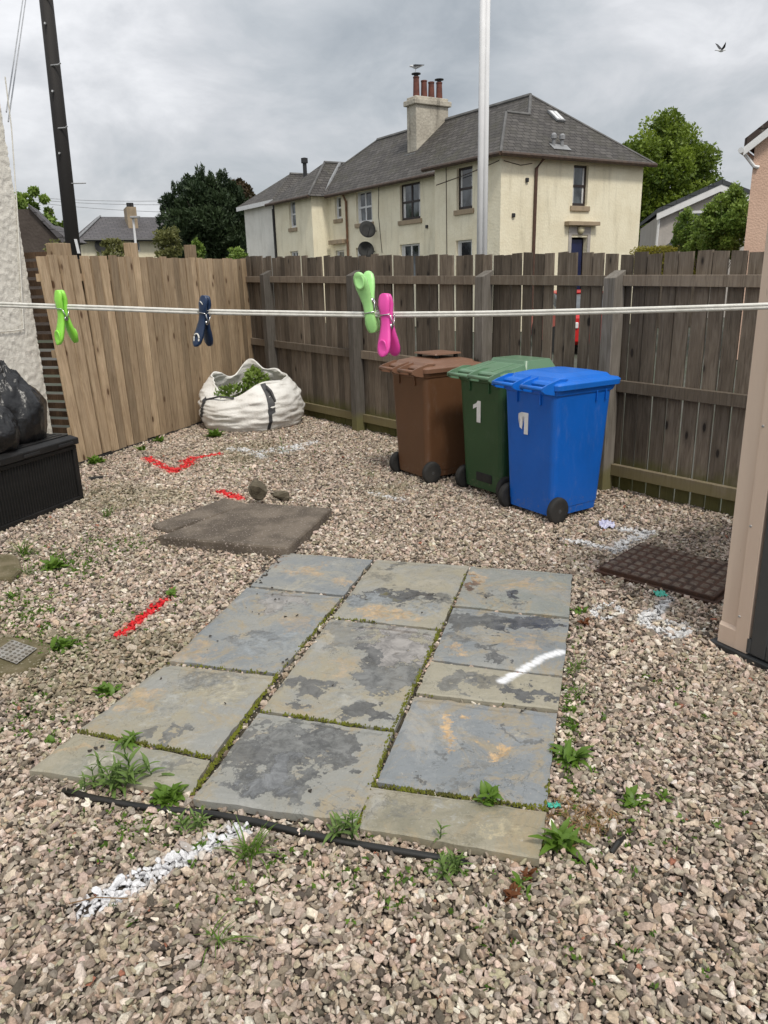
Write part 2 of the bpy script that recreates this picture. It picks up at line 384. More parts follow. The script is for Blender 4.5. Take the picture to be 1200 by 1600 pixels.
def slate(name, a, b, c, wpx=0.3, hpx=0.2):
    g = NT(name); co = g.coords(uv=True)
    q = g.n('ShaderNodeTexBrick'); g.put(q.inputs['Vector'], co)
    q.inputs['Scale'].default_value = 1.0; q.inputs['Brick Width'].default_value = wpx; q.inputs['Row Height'].default_value = hpx
    q.inputs['Mortar Size'].default_value = 0.012; q.inputs['Mortar Smooth'].default_value = 0.3; q.inputs['Bias'].default_value = 0
    g.put(q.inputs['Color1'], a); g.put(q.inputs['Color2'], b); g.put(q.inputs['Mortar'], tuple(x * 0.35 for x in a))
    oc = g.coords(); n = g.noise(oc, 1.3, 8, 0.7)
    col = g.mix(g.step(n, 0.45, 0.72), q.outputs[0], c); col = g.mix(g.math('MULTIPLY', g.step(g.noise(oc, 12, 5, 0.7), 0.58, 0.72), 0.55), col, (0.22, 0.21, 0.18))
    sx = g.n('ShaderNodeSeparateXYZ'); g.put(sx.inputs[0], co)
    saw = g.math('FRACT', g.math('DIVIDE', sx.outputs[1], hpx))
    return g.done(col, 0.75, g.bump(g.math('SUBTRACT', g.math('MULTIPLY', saw, -0.8), g.math('MULTIPLY', q.outputs[1], 0.8)), 0.9, 0.03), 0.25)
M['slate'] = slate('slate', (0.055, 0.05, 0.047), (0.10, 0.092, 0.085), (0.066, 0.062, 0.048))
M['slate_far'] = slate('slate_far', (0.09, 0.085, 0.09), (0.12, 0.112, 0.115), (0.08, 0.075, 0.075), 0.4, 0.3)
M['tile_dark'] = slate('tile_dark', (0.05, 0.056, 0.062), (0.065, 0.07, 0.076), (0.05, 0.055, 0.06), 0.35, 0.33)
M['tile_brown'] = slate('tile_brown', (0.045, 0.032, 0.028), (0.06, 0.042, 0.036), (0.04, 0.03, 0.027), 0.35, 0.33)
M['sandstone'] = simple('sandstone', (0.36, 0.28, 0.19), (0.28, 0.22, 0.15), scale=3, rough=0.9)
M['lead'] = simple('lead', (0.26, 0.265, 0.27), (0.19, 0.195, 0.2), rough=0.6)
M['ridge'] = simple('ridge', (0.1, 0.098, 0.095), (0.15, 0.145, 0.14), scale=2, rough=0.8)
M['gutter'] = simple('gutter', (0.05, 0.03, 0.02), (0.08, 0.05, 0.032), rough=0.6)
M['rust_pipe'] = simple('rust_pipe', (0.2, 0.1, 0.05), (0.13, 0.07, 0.04), rough=0.7)
M['brown_pipe'] = simple('brown_pipe', (0.09, 0.045, 0.03), rough=0.6)
M['brown_frame'] = simple('brown_frame', (0.028, 0.017, 0.014), rough=0.45)
M['white_frame'] = simple('white_frame', (0.72, 0.72, 0.72), (0.66, 0.66, 0.66), rough=0.4)
M['door_blue'] = simple('door_blue', (0.012, 0.018, 0.07), rough=0.4)
M['terracotta'] = simple('terracotta', (0.15, 0.05, 0.034), (0.1, 0.036, 0.026), scale=4, rough=0.8)
M['dish'] = simple('dish', (0.035, 0.036, 0.036), (0.028, 0.028, 0.028), rough=0.7, spec=0.2)
M['lamp_glass'] = simple('lamp_glass', (0.6, 0.54, 0.36), rough=0.35)
M['curtain'] = simple('curtain', (0.66, 0.66, 0.65), (0.5, 0.5, 0.5), scale=9, rough=0.8, vec=(1, 1, 0.1))
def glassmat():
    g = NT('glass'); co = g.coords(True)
    col = g.mix(g.step(g.noise(co, 1.4, 3), 0.4, 0.65), (0.02, 0.023, 0.026), (0.11, 0.125, 0.135))  # lighter patches in the colour stand in for reflections on the panes
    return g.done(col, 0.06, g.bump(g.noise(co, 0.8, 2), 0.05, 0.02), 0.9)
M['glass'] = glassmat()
M['red_paint'] = simple('red_paint', (0.55, 0.015, 0.015), (0.48, 0.012, 0.012), rough=0.3)
M['gull_body'] = simple('gull_body', (0.7, 0.7, 0.7), (0.6, 0.6, 0.6), rough=0.8)
M['gull_wing'] = simple('gull_wing', (0.05, 0.052, 0.058), (0.03, 0.03, 0.033), rough=0.8)
M['paper'] = simple('paper', (0.62, 0.62, 0.74), (0.45, 0.45, 0.62), scale=30, rough=0.8)
M['teal'] = simple('teal', (0.05, 0.38, 0.28), (0.1, 0.5, 0.4), scale=60, rough=0.4)
M['crumb'] = simple('crumb', (0.028, 0.024, 0.02), (0.06, 0.048, 0.038), scale=60, rough=0.9, rand=True)

# stones of the gravel: base colour comes with each stone
def gravelmat():
    g = NT('gravel_stone'); a = g.n('ShaderNodeAttribute', attribute_type='INSTANCER', attribute_name='col')
    oi = g.n('ShaderNodeObjectInfo'); tcn = g.n('ShaderNodeTexCoord')
    co = g.vm('ADD', tcn.outputs['Object'], g.vm('SCALE', (31, 17, 9), oi.outputs['Random']))
    n = g.noise(co, 2.2, 6, 0.7); sp = g.noise(co, 9, 3, 0.6)
    col = g.vm('SCALE', a.outputs['Color'], g.mixf(g.step(n, 0.3, 0.7), 0.72, 1.2))
    col = g.mix(g.math('MULTIPLY', g.step(sp, 0.6, 0.68), 0.35), col, (0.12, 0.1, 0.09))
    return g.done(col, 0.8, g.bump(sp, 0.4, 0.15), 0.3)
M['gravel_stone'] = gravelmat()

# ================================================================== GROUND
tag(MB().quad((-260, -30, -0.12), (260, -30, -0.12), (260, 420, -0.12), (-260, 420, -0.12)).build('ground', M['turf']), kind='structure')
BC, BD = Vector((-1.84, 10.7, 0)), Vector((0.5876, -0.809, 0))        # back fence line: corner, direction
BN = Vector((-0.809, -0.5876, 0))                                     # its normal, towards the yard
LA, LB = Vector((-3.02, 7.25, 0)), Vector((-1.81, 10.80, 0))          # left fence line
LD = (LB - LA).normalized(); LN = Vector((LD.y, -LD.x, 0))
yard = MB()
yard.loft([[(-6, -2, -0.11), (6, -2, -0.11), (6, 0.2, -0.11), BC - BN * 0.3 + Vector((0, 0, -.11)), (-3.4, 7.2, -0.11)], [(-6, -2, -0.006), (6, -2, -0.006), (6, 0.2, -0.006), BC - BN * 0.3 + Vector((0, 0, -.006)), (-3.4, 7.2, -0.006)]])
tag(yard.build('yard_ground', M['soil']), kind='structure')

# ------------------------------------------------------------------ patio slabs: corners read off the photo, top face at 35 mm
TOPZ = 0.036
SL = [  # photo corners: near-left, near-right, far-right, far-left
    [(46, 1202), (300, 1236), (327, 1186), (117, 1143)],
    [(122, 1139), (331, 1179), (431, 1055), (258, 1037)],
    [(264, 1032), (435, 1051), (534, 932), (386, 918)],
    [(392, 914), (537, 928), (582, 873), (443, 862)],
    [(301, 1247), (557, 1284), (613, 1143), (405, 1113)],
    [(410, 1108), (616, 1139), (685, 985), (517, 966)],
    [(520, 962), (688, 981), (733, 883), (588, 873)],
    [(562, 1292), (844, 1341), (853, 1267), (577, 1228)],
    [(590, 1219), (853, 1259), (870, 1112), (648, 1086)],
    [(651, 1081), (871, 1108), (878, 1058), (673, 1033)],
    [(675, 1029), (879, 1054), (889, 966), (709, 948)],
    [(711, 944), (889, 962), (894, 896), (736, 883)],
]
BLUE, PALE, BUFF, OCH, DK, WET, PUD = (0.205, 0.221, 0.23), (0.27, 0.27, 0.25), (0.31, 0.282, 0.21), (0.40, 0.275, 0.15), (0.088, 0.088, 0.085), (0.135, 0.136, 0.13), (0.22, 0.205, 0.19)
# base, second tone, then patches (px, py, rx, ry, colour, roughness, strength)
SM = [
    (BUFF, (0.25, 0.245, 0.2), [(200, 1160, 26, 8, WET, .4, .8), (260, 1190, 30, 10, PALE, .6, .7), (285, 1200, 24, 9, WET, .4, .6), (120, 1175, 30, 8, OCH, .7, .4), (160, 1195, 34, 8, (.36, .34, .28), .6, .7)]),
    (BUFF, PALE, [(330, 1058, 70, 18, DK, .5, .6), (215, 1090, 40, 14, OCH, .7, .5), (278, 1150, 16, 14, WET, .4, .9), (206, 1142, 14, 10, WET, .4, .8), (250, 1110, 50, 18, PALE, .6, .8), (360, 1075, 35, 22, BUFF, .7, .8)]),
    (PALE, BLUE, [(385, 996, 26, 8, WET, .3, .9), (300, 1020, 34, 12, OCH, .7, .45), (420, 1000, 60, 18, BLUE, .5, .9), (430, 940, 34, 14, PUD, .12, .8), (470, 975, 20, 16, OCH, .7, .35)]),
    (BLUE, PALE, [(475, 890, 34, 9, OCH, .7, .6), (430, 880, 15, 7, (0.2, 0.12, 0.08), .7, .7), (540, 905, 26, 7, OCH, .7, .5), (520, 880, 20, 5, PALE, .6, .8)]),
    (PALE, (0.27, 0.265, 0.235), [(440, 1180, 62, 52, WET, .28, 1.0), (380, 1160, 36, 26, DK, .3, .8), (525, 1165, 46, 24, DK, .3, .9), (520, 1168, 22, 14, WET, .4, 1.0), (470, 1230, 30, 20, WET, .3, .9), (545, 1270, 14, 8, WET, .4, .8), (430, 1205, 40, 26, (0.15, .155, .16), .18, .7)]),
    (BUFF, PALE, [(620, 1010, 62, 26, PUD, .06, 1.0), (575, 1030, 24, 34, DK, .25, .9), (600, 1055, 52, 18, WET, .2, .9), (470, 1072, 36, 13, DK, .28, .9), (570, 1112, 34, 16, DK, .3, .95), (535, 990, 30, 14, WET, .3, .6), (520, 1040, 24, 14, OCH, .7, .35), (655, 1050, 16, 20, WET, .3, .7), (540, 1095, 40, 14, PALE, .6, .7)]),
    (BUFF, PALE, [(610, 932, 56, 9, DK, .15, 1.0), (595, 935, 24, 5, (0.1, .09, .05), .06, 1.0), (570, 938, 26, 8, BLUE, .4, .8), (605, 957, 52, 12, OCH, .7, .75), (660, 950, 30, 9, BLUE, .5, .8), (595, 900, 20, 6, DK, .5, .6), (625, 882, 18, 4, DK, .4, .7), (670, 935, 20, 7, DK, .4, .6)]),
    (BUFF, (0.22, 0.205, 0.15), [(640, 1250, 60, 14, (0.2, .18, .13), .7, .7), (790, 1290, 44, 12, (0.34, .29, .19), .6, .8), (700, 1260, 30, 10, PALE, .6, .6), (620, 1275, 50, 10, WET, .5, .5), (730, 1300, 50, 10, (.17, .155, .11), .6, .6), (690, 1238, 60, 8, (.38, .35, .27), .6, .6)]),
    (BLUE, (0.235, 0.25, 0.26), [(708, 1145, 22, 14, OCH, .75, 1.0), (750, 1187, 24, 20, OCH, .75, 1.0), (678, 1165, 12, 8, DK, .4, .6), (805, 1152, 10, 12, DK, .4, .7), (665, 1212, 12, 6, DK, .4, .8), (735, 1212, 12, 8, WET, .4, .7), (845, 1140, 20, 10, BUFF, .6, .5)]),
    (BUFF, (0.33, 0.31, 0.245), [(722, 1062, 44, 12, WET, .3, .8), (828, 1082, 34, 13, DK, .25, .95), (770, 1068, 30, 10, DK, .4, .6), (840, 1060, 30, 10, BUFF, .6, .5)]),
    (BLUE, PALE, [(800, 970, 46, 8, DK, .15, 1.0), (850, 973, 18, 7, DK, .2, .9), (728, 965, 44, 9, DK, .4, .8), (712, 990, 26, 14, DK, .5, .7), (705, 1008, 20, 9, OCH, .7, .7), (825, 1010, 22, 10, OCH, .7, .5), (765, 1024, 14, 7, DK, .25, .9), (778, 1014, 10, 6, DK, .3, .8), (850, 1000, 30, 14, WET, .5, .5)]),
    ((0.235, 0.245, 0.22), PALE, [(742, 911, 14, 10, (0.13, .085, .06), .4, .95), (748, 900, 20, 10, OCH, .7, .6), (808, 931, 12, 7, DK, .1, 1.0), (800, 944, 8, 4, DK, .3, .8), (785, 915, 26, 6, OCH, .7, .45), (760, 932, 8, 5, DK, .3, .8), (825, 913, 22, 5, OCH, .7, .45)]),
]
STREAK = [(785, 1064), (815, 1046), (850, 1026), (884, 1014)]           # white spray line across two slabs
def slabmat(i, base, two, patches):
    g = NT('slab_stone'); co = g.coords()
    w = g.vm('ADD', co, (i * 3.7, i * 1.3, 0))
    wob = g.noise(w, 9, 7, 0.72, 0.8); wob2 = g.noise(w, 34, 6, 0.7, 0.3); terr = g.noise(w, 4.5, 9, 0.62, 0.5)
    def vn(scale):
        q = g.n('ShaderNodeTexNoise'); g.put(q.inputs['Vector'], w); q.inputs['Scale'].default_value = scale; q.inputs['Detail'].default_value = 7; q.inputs['Roughness'].default_value = .66
        return g.vm('SUBTRACT', q.outputs['Color'], (.5, .5, .5))
    warp = g.vm('ADD', g.vm('SCALE', vn(5), .62), g.vm('ADD', g.vm('SCALE', vn(17), .2), g.vm('SCALE', vn(60), .05))); cw = g.vm('ADD', co, warp)
    col = g.mix(g.step(g.noise(w, 3.2, 8, 0.68, 0.6), 0.38, 0.62), base, two)
    col = g.mix(g.math('MULTIPLY', g.step(g.noise(g.vm('ADD', w, (5, 2, 1)), 4, 10, 0.78, 1.2), 0.48, 0.64), 0.8), col, (0.33, 0.265, 0.165) if i % 3 else (.35, .32, .25))
    col = g.mix(g.math('MULTIPLY', g.step(g.noise(g.vm('ADD', w, (1, 8, 3)), 8, 10, 0.8, 1.8), 0.57, 0.65), 0.6), col, tuple(x * 0.5 for x in base))
    col = g.mix(g.math('MULTIPLY', g.step(g.noise(g.vm('ADD', w, (4, 3, 7)), 2.6, 10, 0.75, 0.8), 0.56, 0.66), 0.55), col, (0.36, 0.355, 0.335))
    col = g.mix(g.math('MULTIPLY', g.step(g.noise(w, 70, 6, 0.75), 0.56, 0.7), 0.5), col, (0.42, 0.41, 0.37))
    col = g.mix(g.math('MULTIPLY', g.step(g.noise(g.vm('ADD', w, (3, 3, 3)), 110, 4, 0.75), 0.58, 0.68), 0.45), col, (0.12, 0.12, 0.115))
    frc = g.math('ABSOLUTE', g.math('SUBTRACT', g.math('FRACT', g.math('MULTIPLY', terr, 7.0)), 0.5))
    edge = g.math('MULTIPLY', g.step(frc, 0.05, 0.0), g.step(g.noise(g.vm('ADD', w, (9, 9, 9)), 3.5, 3), 0.45, 0.62))
    col = g.mix(g.math('MULTIPLY', edge, 0.75), col, tuple(x * 0.4 for x in base))
    rough = g.mixf(g.step(wob, 0.42, 0.6), 0.4, 0.68)
    flat = 0.0; wet = 0.0
    for (px, py, rx, ry, c, ro, st) in patches:
        a = gp(px, py, TOPZ); ex = (gp(px + rx, py, TOPZ) - a).length; ey = (gp(px, py - ry, TOPZ) - gp(px, py + ry, TOPZ)).length / 2
        d = g.vm('LENGTH', g.vm('MULTIPLY', g.vm('SUBTRACT', cw, (a.x, a.y, 0)), (1 / ex, 1 / ey, 0)))
        d = g.math('ADD', d, g.math('MULTIPLY', g.math('SUBTRACT', wob2, 0.5), 0.7))
        m = g.math('MULTIPLY', g.step(d, 1.1, 0.98 if ro < .5 else 0.6), st)
        if ro >= .5: m = g.math('MULTIPLY', m, g.step(g.noise(g.vm('ADD', w, (2, 7, 2)), 40, 7, .8), .36, .56))
        tone = g.mixf(g.step(g.noise(w, 16, 8, .75, .6), .35, .65), .7, 1.5)
        col = g.mix(m, col, g.vm('SCALE', c, tone)); rough = g.mixf(m, rough, ro)
        if ro < .5:
            ring = g.math('MULTIPLY', g.step(g.math('ABSOLUTE', g.math('SUBTRACT', d, 1.03)), .09, .0), .5 * st); col = g.mix(ring, col, (.045, .047, .05))
        if ro <= 0.2: flat = g.math('MAXIMUM', m, flat) if flat != 0.0 else m
    if i in (9, 10):                                     # sprayed paint
        best = None
        for k in range(len(STREAK) - 1):
            A, B = gp(*STREAK[k], TOPZ), gp(*STREAK[k + 1], TOPZ)
            for t in (0, .2, .4, .6, .8):
                q = lerp(A, B, t); d = g.vm('DISTANCE', g.vm('MULTIPLY', co, (1, 1, 0)), (q.x, q.y, 0)); best = d if best is None else g.math('MINIMUM', best, d)
        best = g.math('ADD', best, g.math('MULTIPLY', g.math('SUBTRACT', wob2, 0.5), 0.03))
        col = g.mix(g.math('MULTIPLY', g.step(best, 0.034, 0.008), g.mixf(g.step(wob, .35, .6), .8, 1.0)), col, (0.8, 0.81, 0.83))
    step_ = g.math('DIVIDE', g.math('FLOOR', g.math('MULTIPLY', terr, 7.0)), 7.0)
    h = g.math('ADD', g.math('MULTIPLY', step_, 1.6), g.math('ADD', g.math('MULTIPLY', wob, .5), g.math('MULTIPLY', wob2, 0.35)))
    if flat != 0.0: h = g.mixf(flat, h, 1.2)
    return g.done(col, rough, g.bump(h, 0.45, 0.012), 0.45)
patio = tag(bpy.data.objects.new('patio', None), kind='structure'); C.objects.link(patio)
tag(patio, 'grey and buff stone slab patio laid loose on the gravel', None)
bed = MB()
bq = [gp(60, 1199, .012), gp(838, 1330, .012), gp(889, 900, .012), gp(449, 868, .012)]
bed.loft([[q - Vector((0, 0, .018)) for q in bq], bq]); bed.build('slab_bed', M['joint_soil'], patio)
SLABW = []
LABS = ['short buff slab at the near left corner', 'buff slab with a dark stain along its far edge', 'pale blue grey slab strewn with soil crumbs', 'blue grey slab with ochre flakes at the far left corner', 'grey slab with a large dark wet hollow', 'long slab holding a pale puddle', 'buff slab with a narrow dark puddle', 'short buff slab at the near right corner', 'smooth blue slab with two ochre patches', 'narrow buff slab under the white spray line', 'blue slab with dark wet streaks and a white spray line', 'greenish grey slab at the far right corner']
for i, (q, (ba, tw, pa)) in enumerate(zip(SL, SM)):
    P = [gp(*c, TOPZ) for c in q]
    ce = sum(P, Vector()) / 4
    P = [ce + (c - ce) * 1.006 for c in P]
    SLABW.append([(c.x, c.y) for c in P])
    n = 26; vs = []; tilt = R.uniform(-.003, .003)
    for a in range(n + 1):
        for b in range(n + 1):
            s, t = a / n, b / n
            c = lerp(lerp(P[0], P[1], s), lerp(P[3], P[2], s), t)
            e = min(s, 1 - s, t, 1 - t) * n
            h = nz(c, 5, i * 3.1) * 0.0045 + nz(c, 14, i) * 0.002
            h = round(h / 0.003) * 0.003 * 0.6 + h * 0.4
            if e < 1: 
                h -= 0.0045
                c = c + (ce - c).normalized() * max(0, nz(c, 16, i + 40)) * 0.012
            vs.append(Vector((c.x, c.y, TOPZ + h + tilt)))
    fs = [(a * (n + 1) + b, (a + 1) * (n + 1) + b, (a + 1) * (n + 1) + b + 1, a * (n + 1) + b + 1) for a in range(n) for b in range(n)]
    rim = [b for b in range(n + 1)] + [a * (n + 1) + n for a in range(1, n + 1)] + [n * (n + 1) + b for b in range(n - 1, -1, -1)] + [a * (n + 1) for a in range(n - 1, 0, -1)]
    o = len(vs); vs += [Vector((vs[k].x, vs[k].y, 0.004)) for k in rim]
    L = len(rim); fs += [(rim[k], rim[(k + 1) % L], o + (k + 1) % L, o + k) for k in range(L)]
    ob = MB().add(vs, fs).build('slab', slabmat(i, ba, tw, pa), patio)
    ob['label'] = LABS[i]

# moss, in the joints: many tiny cushions
JO = [((122, 1141), (331, 1183), .9), ((301, 1240), (433, 1054), .9), ((433, 1054), (534, 936), .55), ((534, 936), (584, 874), .12), ((262, 1035), (433, 1053), .35), ((405, 1110), (613, 1141), .8), ((613, 1141), (687, 985), .75), ((560, 1288), (613, 1141), .8), ((687, 985), (734, 884), .2), ((575, 1225), (853, 1263), .95), ((518, 964), (688, 983), .3), ((648, 1084), (870, 1110), .15), ((866, 1130), (846, 1335), .3)]
mo = MB()
for (a, b, dens) in JO:
    A, B = gp(*a, .03), gp(*b, .03); L = (B - A).length
    for k in range(int(L * dens * 640)):
        t = R.random(); c = lerp(A, B, t); side = (B - A).normalized().cross(Vector((0, 0, 1)))
        if nz(c, 6, 2.2) + dens < R.uniform(0.15, 0.7): continue
        c = c + side * R.gauss(0, 0.0045); r = R.uniform(.0025, .006)
        z0 = 0.026 + R.uniform(0, .013)
        k2 = [Vector((c.x + r * math.cos(j * 1.257 + t * 9), c.y + r * math.sin(j * 1.257 + t * 9), z0 - .006)) for j in range(5)]
        mo.add(k2 + [Vector((c.x + R.uniform(-.002, .002), c.y + R.uniform(-.002, .002), z0 + r * .7))], [(j, (j + 1) % 5, 5) for j in range(5)])
tag(mo.build('moss', M['moss'], patio, fix=False), kind='stuff')

# soil crumbs and chips dropped on the slabs
cr = MB()
def crumb(c, r):
    vs = [Vector(c) + Vector((R.uniform(-1, 1), R.uniform(-1, 1), R.uniform(-.2, 1))) * r for _ in range(7)]
    bm = bmesh.new()
    for q in vs: bm.verts.new(q)
    h = bmesh.ops.convex_hull(bm, input=bm.verts)
    bm.verts.ensure_lookup_table(); bm.verts.index_update()
    cr.add([v.co.copy() for v in bm.verts], [tuple(v.index for v in f.verts) for f in bm.faces]); bm.free()
for (x, y, s) in [(402, 929, 9), (430, 938, 9), (426, 930, 7), (440, 928, 6), (385, 950, 6), (446, 965, 9), (464, 963, 9), (425, 920, 10), (433, 922, 8), (324, 1016, 7), (329, 996, 8), (448, 1031, 7), (443, 1036, 8), (508, 964, 10), (395, 957, 5), (405, 960, 5), (436, 937, 6), (448, 940, 5), (484, 1238, 9), (325, 975, 6), (340, 1003, 6), (250, 1061, 9), (665, 1040, 5), (520, 1072, 6), (815, 1113, 9), (821, 1108, 7), (150, 1172, 10), (140, 1175, 8), (160, 1168, 8), (352, 1100, 6), (408, 1053, 8), (735, 1230, 5), (873, 893, 5), (760, 935, 6), (800, 930, 7), (660, 958, 6), (412, 955, 5)]:
    c = gp(x, y, TOPZ); crumb(c + Vector((0, 0, .002)), s * .0011)
for k in range(46):
    t = k / 45; c = lerp(gp(440, 866, TOPZ), gp(400, 912, TOPZ), t) + Vector((R.uniform(-.05, .03), R.uniform(-.03, .03), -.004)); crumb(c, R.uniform(.005, .012))
tag(cr.build('soil_crumbs', M['crumb'], fix=False), kind='stuff')

# ================================================================== GRAVEL
def in_poly(x, y, poly):
    ins = np.zeros(len(x), bool); n = len(poly)
    for i in range(n):
        x1, y1 = poly[i]; x2, y2 = poly[(i + 1) % n]
        if y1 == y2: continue
        ins ^= ((y1 > y) != (y2 > y)) & (x < (x2 - x1) * (y - y1) / (y2 - y1) + x1)
    return ins
def seg_dist(x, y, A, B):
    ax, ay, bx, by = A[0], A[1], B[0], B[1]
    t = np.clip(((x - ax) * (bx - ax) + (y - ay) * (by - ay)) / ((bx - ax) ** 2 + (by - ay) ** 2 + 1e-9), 0, 1)
    return np.hypot(x - ax - t * (bx - ax), y - ay - t * (by - ay))
CON_H = 0.08
CON_A = [gp(249, 838, CON_H), gp(450, 856, CON_H), gp(518, 794, CON_H), gp(392, 785, CON_H)]      # big concrete slab
CON_B = [gp(262, 828, .045), gp(389, 786, .045), gp(352, 777, .045), gp(236, 819, .045)]           # lower strip behind it
MA, MB_, MD = gp(929, 884, .05), gp(999, 844, .05), gp(1121, 935, .05)
MANH = [MA, MD, MB_ + MD - MA, MB_]
GUL = [gp(-80, 1065, .02), gp(20, 1052, .02), gp(60, 1040, .02), gp(88, 1010, .02), gp(60, 999, .02), gp(-60, 992, .02)]
KERB = [gp(-60, 905, .04), gp(18, 902, .04), gp(35, 888, .04), gp(24, 866, .04), gp(-60, 862, .04)]
SHO, SHD = Vector((1.524, 3.09, 0)), Vector((0.47, -0.883, 0))                                       # shed: near-left corner, along its face
SHN = Vector((0.883, 0.47, 0))
BXO, BXD = Vector((-2.47, 5.93, 0)), Vector((-0.325, -0.9457, 0))                                   # storage box: far right corner, along its front
BXN = Vector((-0.9457, 0.325, 0))
def p2(l): return [(q.x, q.y) for q in l]
HOLES = SLABW + [p2(CON_A), p2(CON_B), p2(MANH), p2(GUL), p2(KERB),
    p2([SHO - SHD * .02 + SHN * .03, SHO + SHD * 1.6 + SHN * .03, SHO + SHD * 1.6 + SHN * 2, SHO + SHN * 2]),
    p2([BXO, BXO + BXD * 1.5, BXO + BXD * 1.5 + BXN * .7, BXO + BXN * .7])]
def region():
    pts = []
    for (y0, y1, sp) in ((0.9, 3.0, 0.0136), (3.0, 6.0, 0.0152), (6.0, 10.9, 0.0180)):
        for lay in range(2):
            ys = np.arange(y0, y1, sp * .87); 
            for j, y in enumerate(ys):
                xw = 0.66 * y + 0.75
                xs = np.arange(-xw, xw, sp) + (j % 2) * sp / 2 + lay * sp * .3
                pts.append(np.column_stack([xs, np.full(len(xs), y + lay * sp * .4), np.full(len(xs), lay), np.full(len(xs), sp)]))
    P = np.vstack(pts)
    P[:, 0] += NR.normal(0, 1, len(P)) * P[:, 3] * .32; P[:, 1] += NR.normal(0, 1, len(P)) * P[:, 3] * .32
    keep = (P[:, 2] == 0) | (NR.random(len(P)) < 0.5)
    P = P[keep]; x, y = P[:, 0], P[:, 1]
    bc = (x - BC.x) * BN.x + (y - BC.y) * BN.y                      # on our side of both fences
    lf = (x - LA.x) * LN.x + (y - LA.y) * LN.y
    k = (bc > -0.16) & ((lf > -0.02) | (y < 7.2))
    for h in HOLES: k &= ~in_poly(x, y, h)
    return P[k]
GPT = region()
gx, gy = GPT[:, 0], GPT[:, 1]
NG = len(GPT)
vn = np.array([mnoise.noise(Vector((a * .9, b * .9, 3))) + .5 * mnoise.noise(Vector((a * 2.7, b * 2.7, 8))) for a, b in zip(gx, gy)])
vn2 = np.array([mnoise.noise(Vector((a * 1.1 + 9, b * 1.1, 5))) for a, b in zip(gx, gy)])
PAL = np.array([(.54, .445, .375), (.42, .365, .31), (.67, .59, .51), (.28, .235, .19), (.48, .375, .295), (.13, .11, .092), (.76, .70, .63), (.43, .39, .29), (.61, .50, .43), (.33, .285, .245)])
WT = np.array([.17, .16, .12, .11, .1, .08, .06, .08, .08, .04])
col = PAL[NR.choice(len(PAL), NG, p=WT / WT.sum())] * NR.uniform(.8, 1.2, (NG, 1)) * np.array((1.04, 1.005, .955)) * NR.uniform(.96, 1.04, (NG, 3))
rare = NR.random(NG) < .0025; col[rare] = (.40, .17, .11)
col *= (1.0 + .16 * vn)[:, None]
alg = np.clip((vn2 - .2) * 1.2, 0, .32)                                 # greenish weathered patches
alg[(gx > 0.2) | (gy < 2.2)] *= .25
col = col * (1 - alg[:, None]) + np.array((.20, .19, .085)) * alg[:, None]
size = np.clip(NR.gamma(7, 1 / 7, NG), .4, 2.1) * np.where(GPT[:, 2] == 1, 1.0, .95) * (GPT[:, 3] / .0136) ** .6
gz = np.where(GPT[:, 2] == 1, NR.uniform(.009, .020, NG), NR.uniform(-.004, .006, NG)) + .01 * vn2 * (gy > 2)
MARKS = [  # name label, colour, strokes in photo pixels (points, half width in m), strength
    ('red sprayed hooked line on the gravel by the pale timber fence', (.78, .03, .035), [([(230, 716), (250, 727), (272, 737), (290, 728), (300, 716)], .045), ([(288, 720), (318, 714), (338, 711)], .045), ([(285, 732), (300, 722)], .05)], .88),
    ('short red sprayed dash behind the square concrete slab', (.78, .03, .035), [([(343, 769), (358, 773), (374, 779)], .045)], .9),
    ('straight red sprayed line on gravel left of the stone patio', (.78, .02, .03), [([(186, 994), (212, 974), (236, 954), (258, 936)], .026)], 1.0),
    ('straight white sprayed line in the foreground gravel left of the edging strip', (.82, .82, .84), [([(135, 1418), (190, 1388), (250, 1357), (310, 1328), (378, 1297)], .030)], 1.0),
    ('small white sprayed ring on gravel beside the rusty cover', (.8, .8, .8), [([(958, 943), (935, 947), (928, 957), (940, 966), (962, 966), (972, 955), (958, 943)], .015)], .95),
    ('white sprayed letter shape on gravel near the beige shed post', (.8, .8, .8), [([(1012, 955), (1000, 970), (1018, 980), (1045, 985), (1065, 990), (1072, 980), (1055, 975), (1030, 968)], .018), ([(1005, 975), (1025, 960), (1045, 935)], .024), ([(1028, 985), (1050, 997), (1072, 993)], .016)], .95),
    ('curved white sprayed line pointing at the rusty cover from the left', (.8, .8, .8), [([(884, 844), (910, 848), (935, 855), (962, 862)], .03)], .9),
    ('white sprayed zigzag on gravel behind the rusty cover', (.8, .8, .8), [([(968, 856), (985, 845), (1010, 832)], .05), ([(970, 826), (990, 830), (1014, 832)], .04)], .8),
    ('faint white sprayed zigzag in front of the white sack', (.75, .75, .75), [([(362, 702), (390, 706), (412, 716)], .05), ([(415, 706), (450, 700), (488, 692)], .07), ([(440, 708), (470, 702)], .05)], .6),
    ('faint white sprayed dash in front of the brown wheelie bin', (.7, .7, .7), [([(582, 772), (605, 777), (628, 782)], .035)], .5),
]
mark = np.full(NG, -1)
for i, (lab, c, strokes, st) in enumerate(MARKS):
    d = np.full(NG, 9.0)
    for pts, hw in strokes:
        w = [gp(a, b, .012) for a, b in pts]
        for a, b in zip(w[:-1], w[1:]):
            d = np.minimum(d, seg_dist(gx, gy, (a.x, a.y), (b.x, b.y)) / hw)
    on = (d + NR.normal(0, .1, NG) < 1.0) & (NR.random(NG) < st)
    mark[on] = i
    fr = np.where(on, NR.uniform(.9, 1.0, NG), np.clip((2.1 - d) * .5, 0, .42) * NR.random(NG) * (d < 2.1) * st)
    col = col * (1 - fr[:, None]) + np.array(c) * fr[:, None]
idx = NR.integers(0, 14, NG)
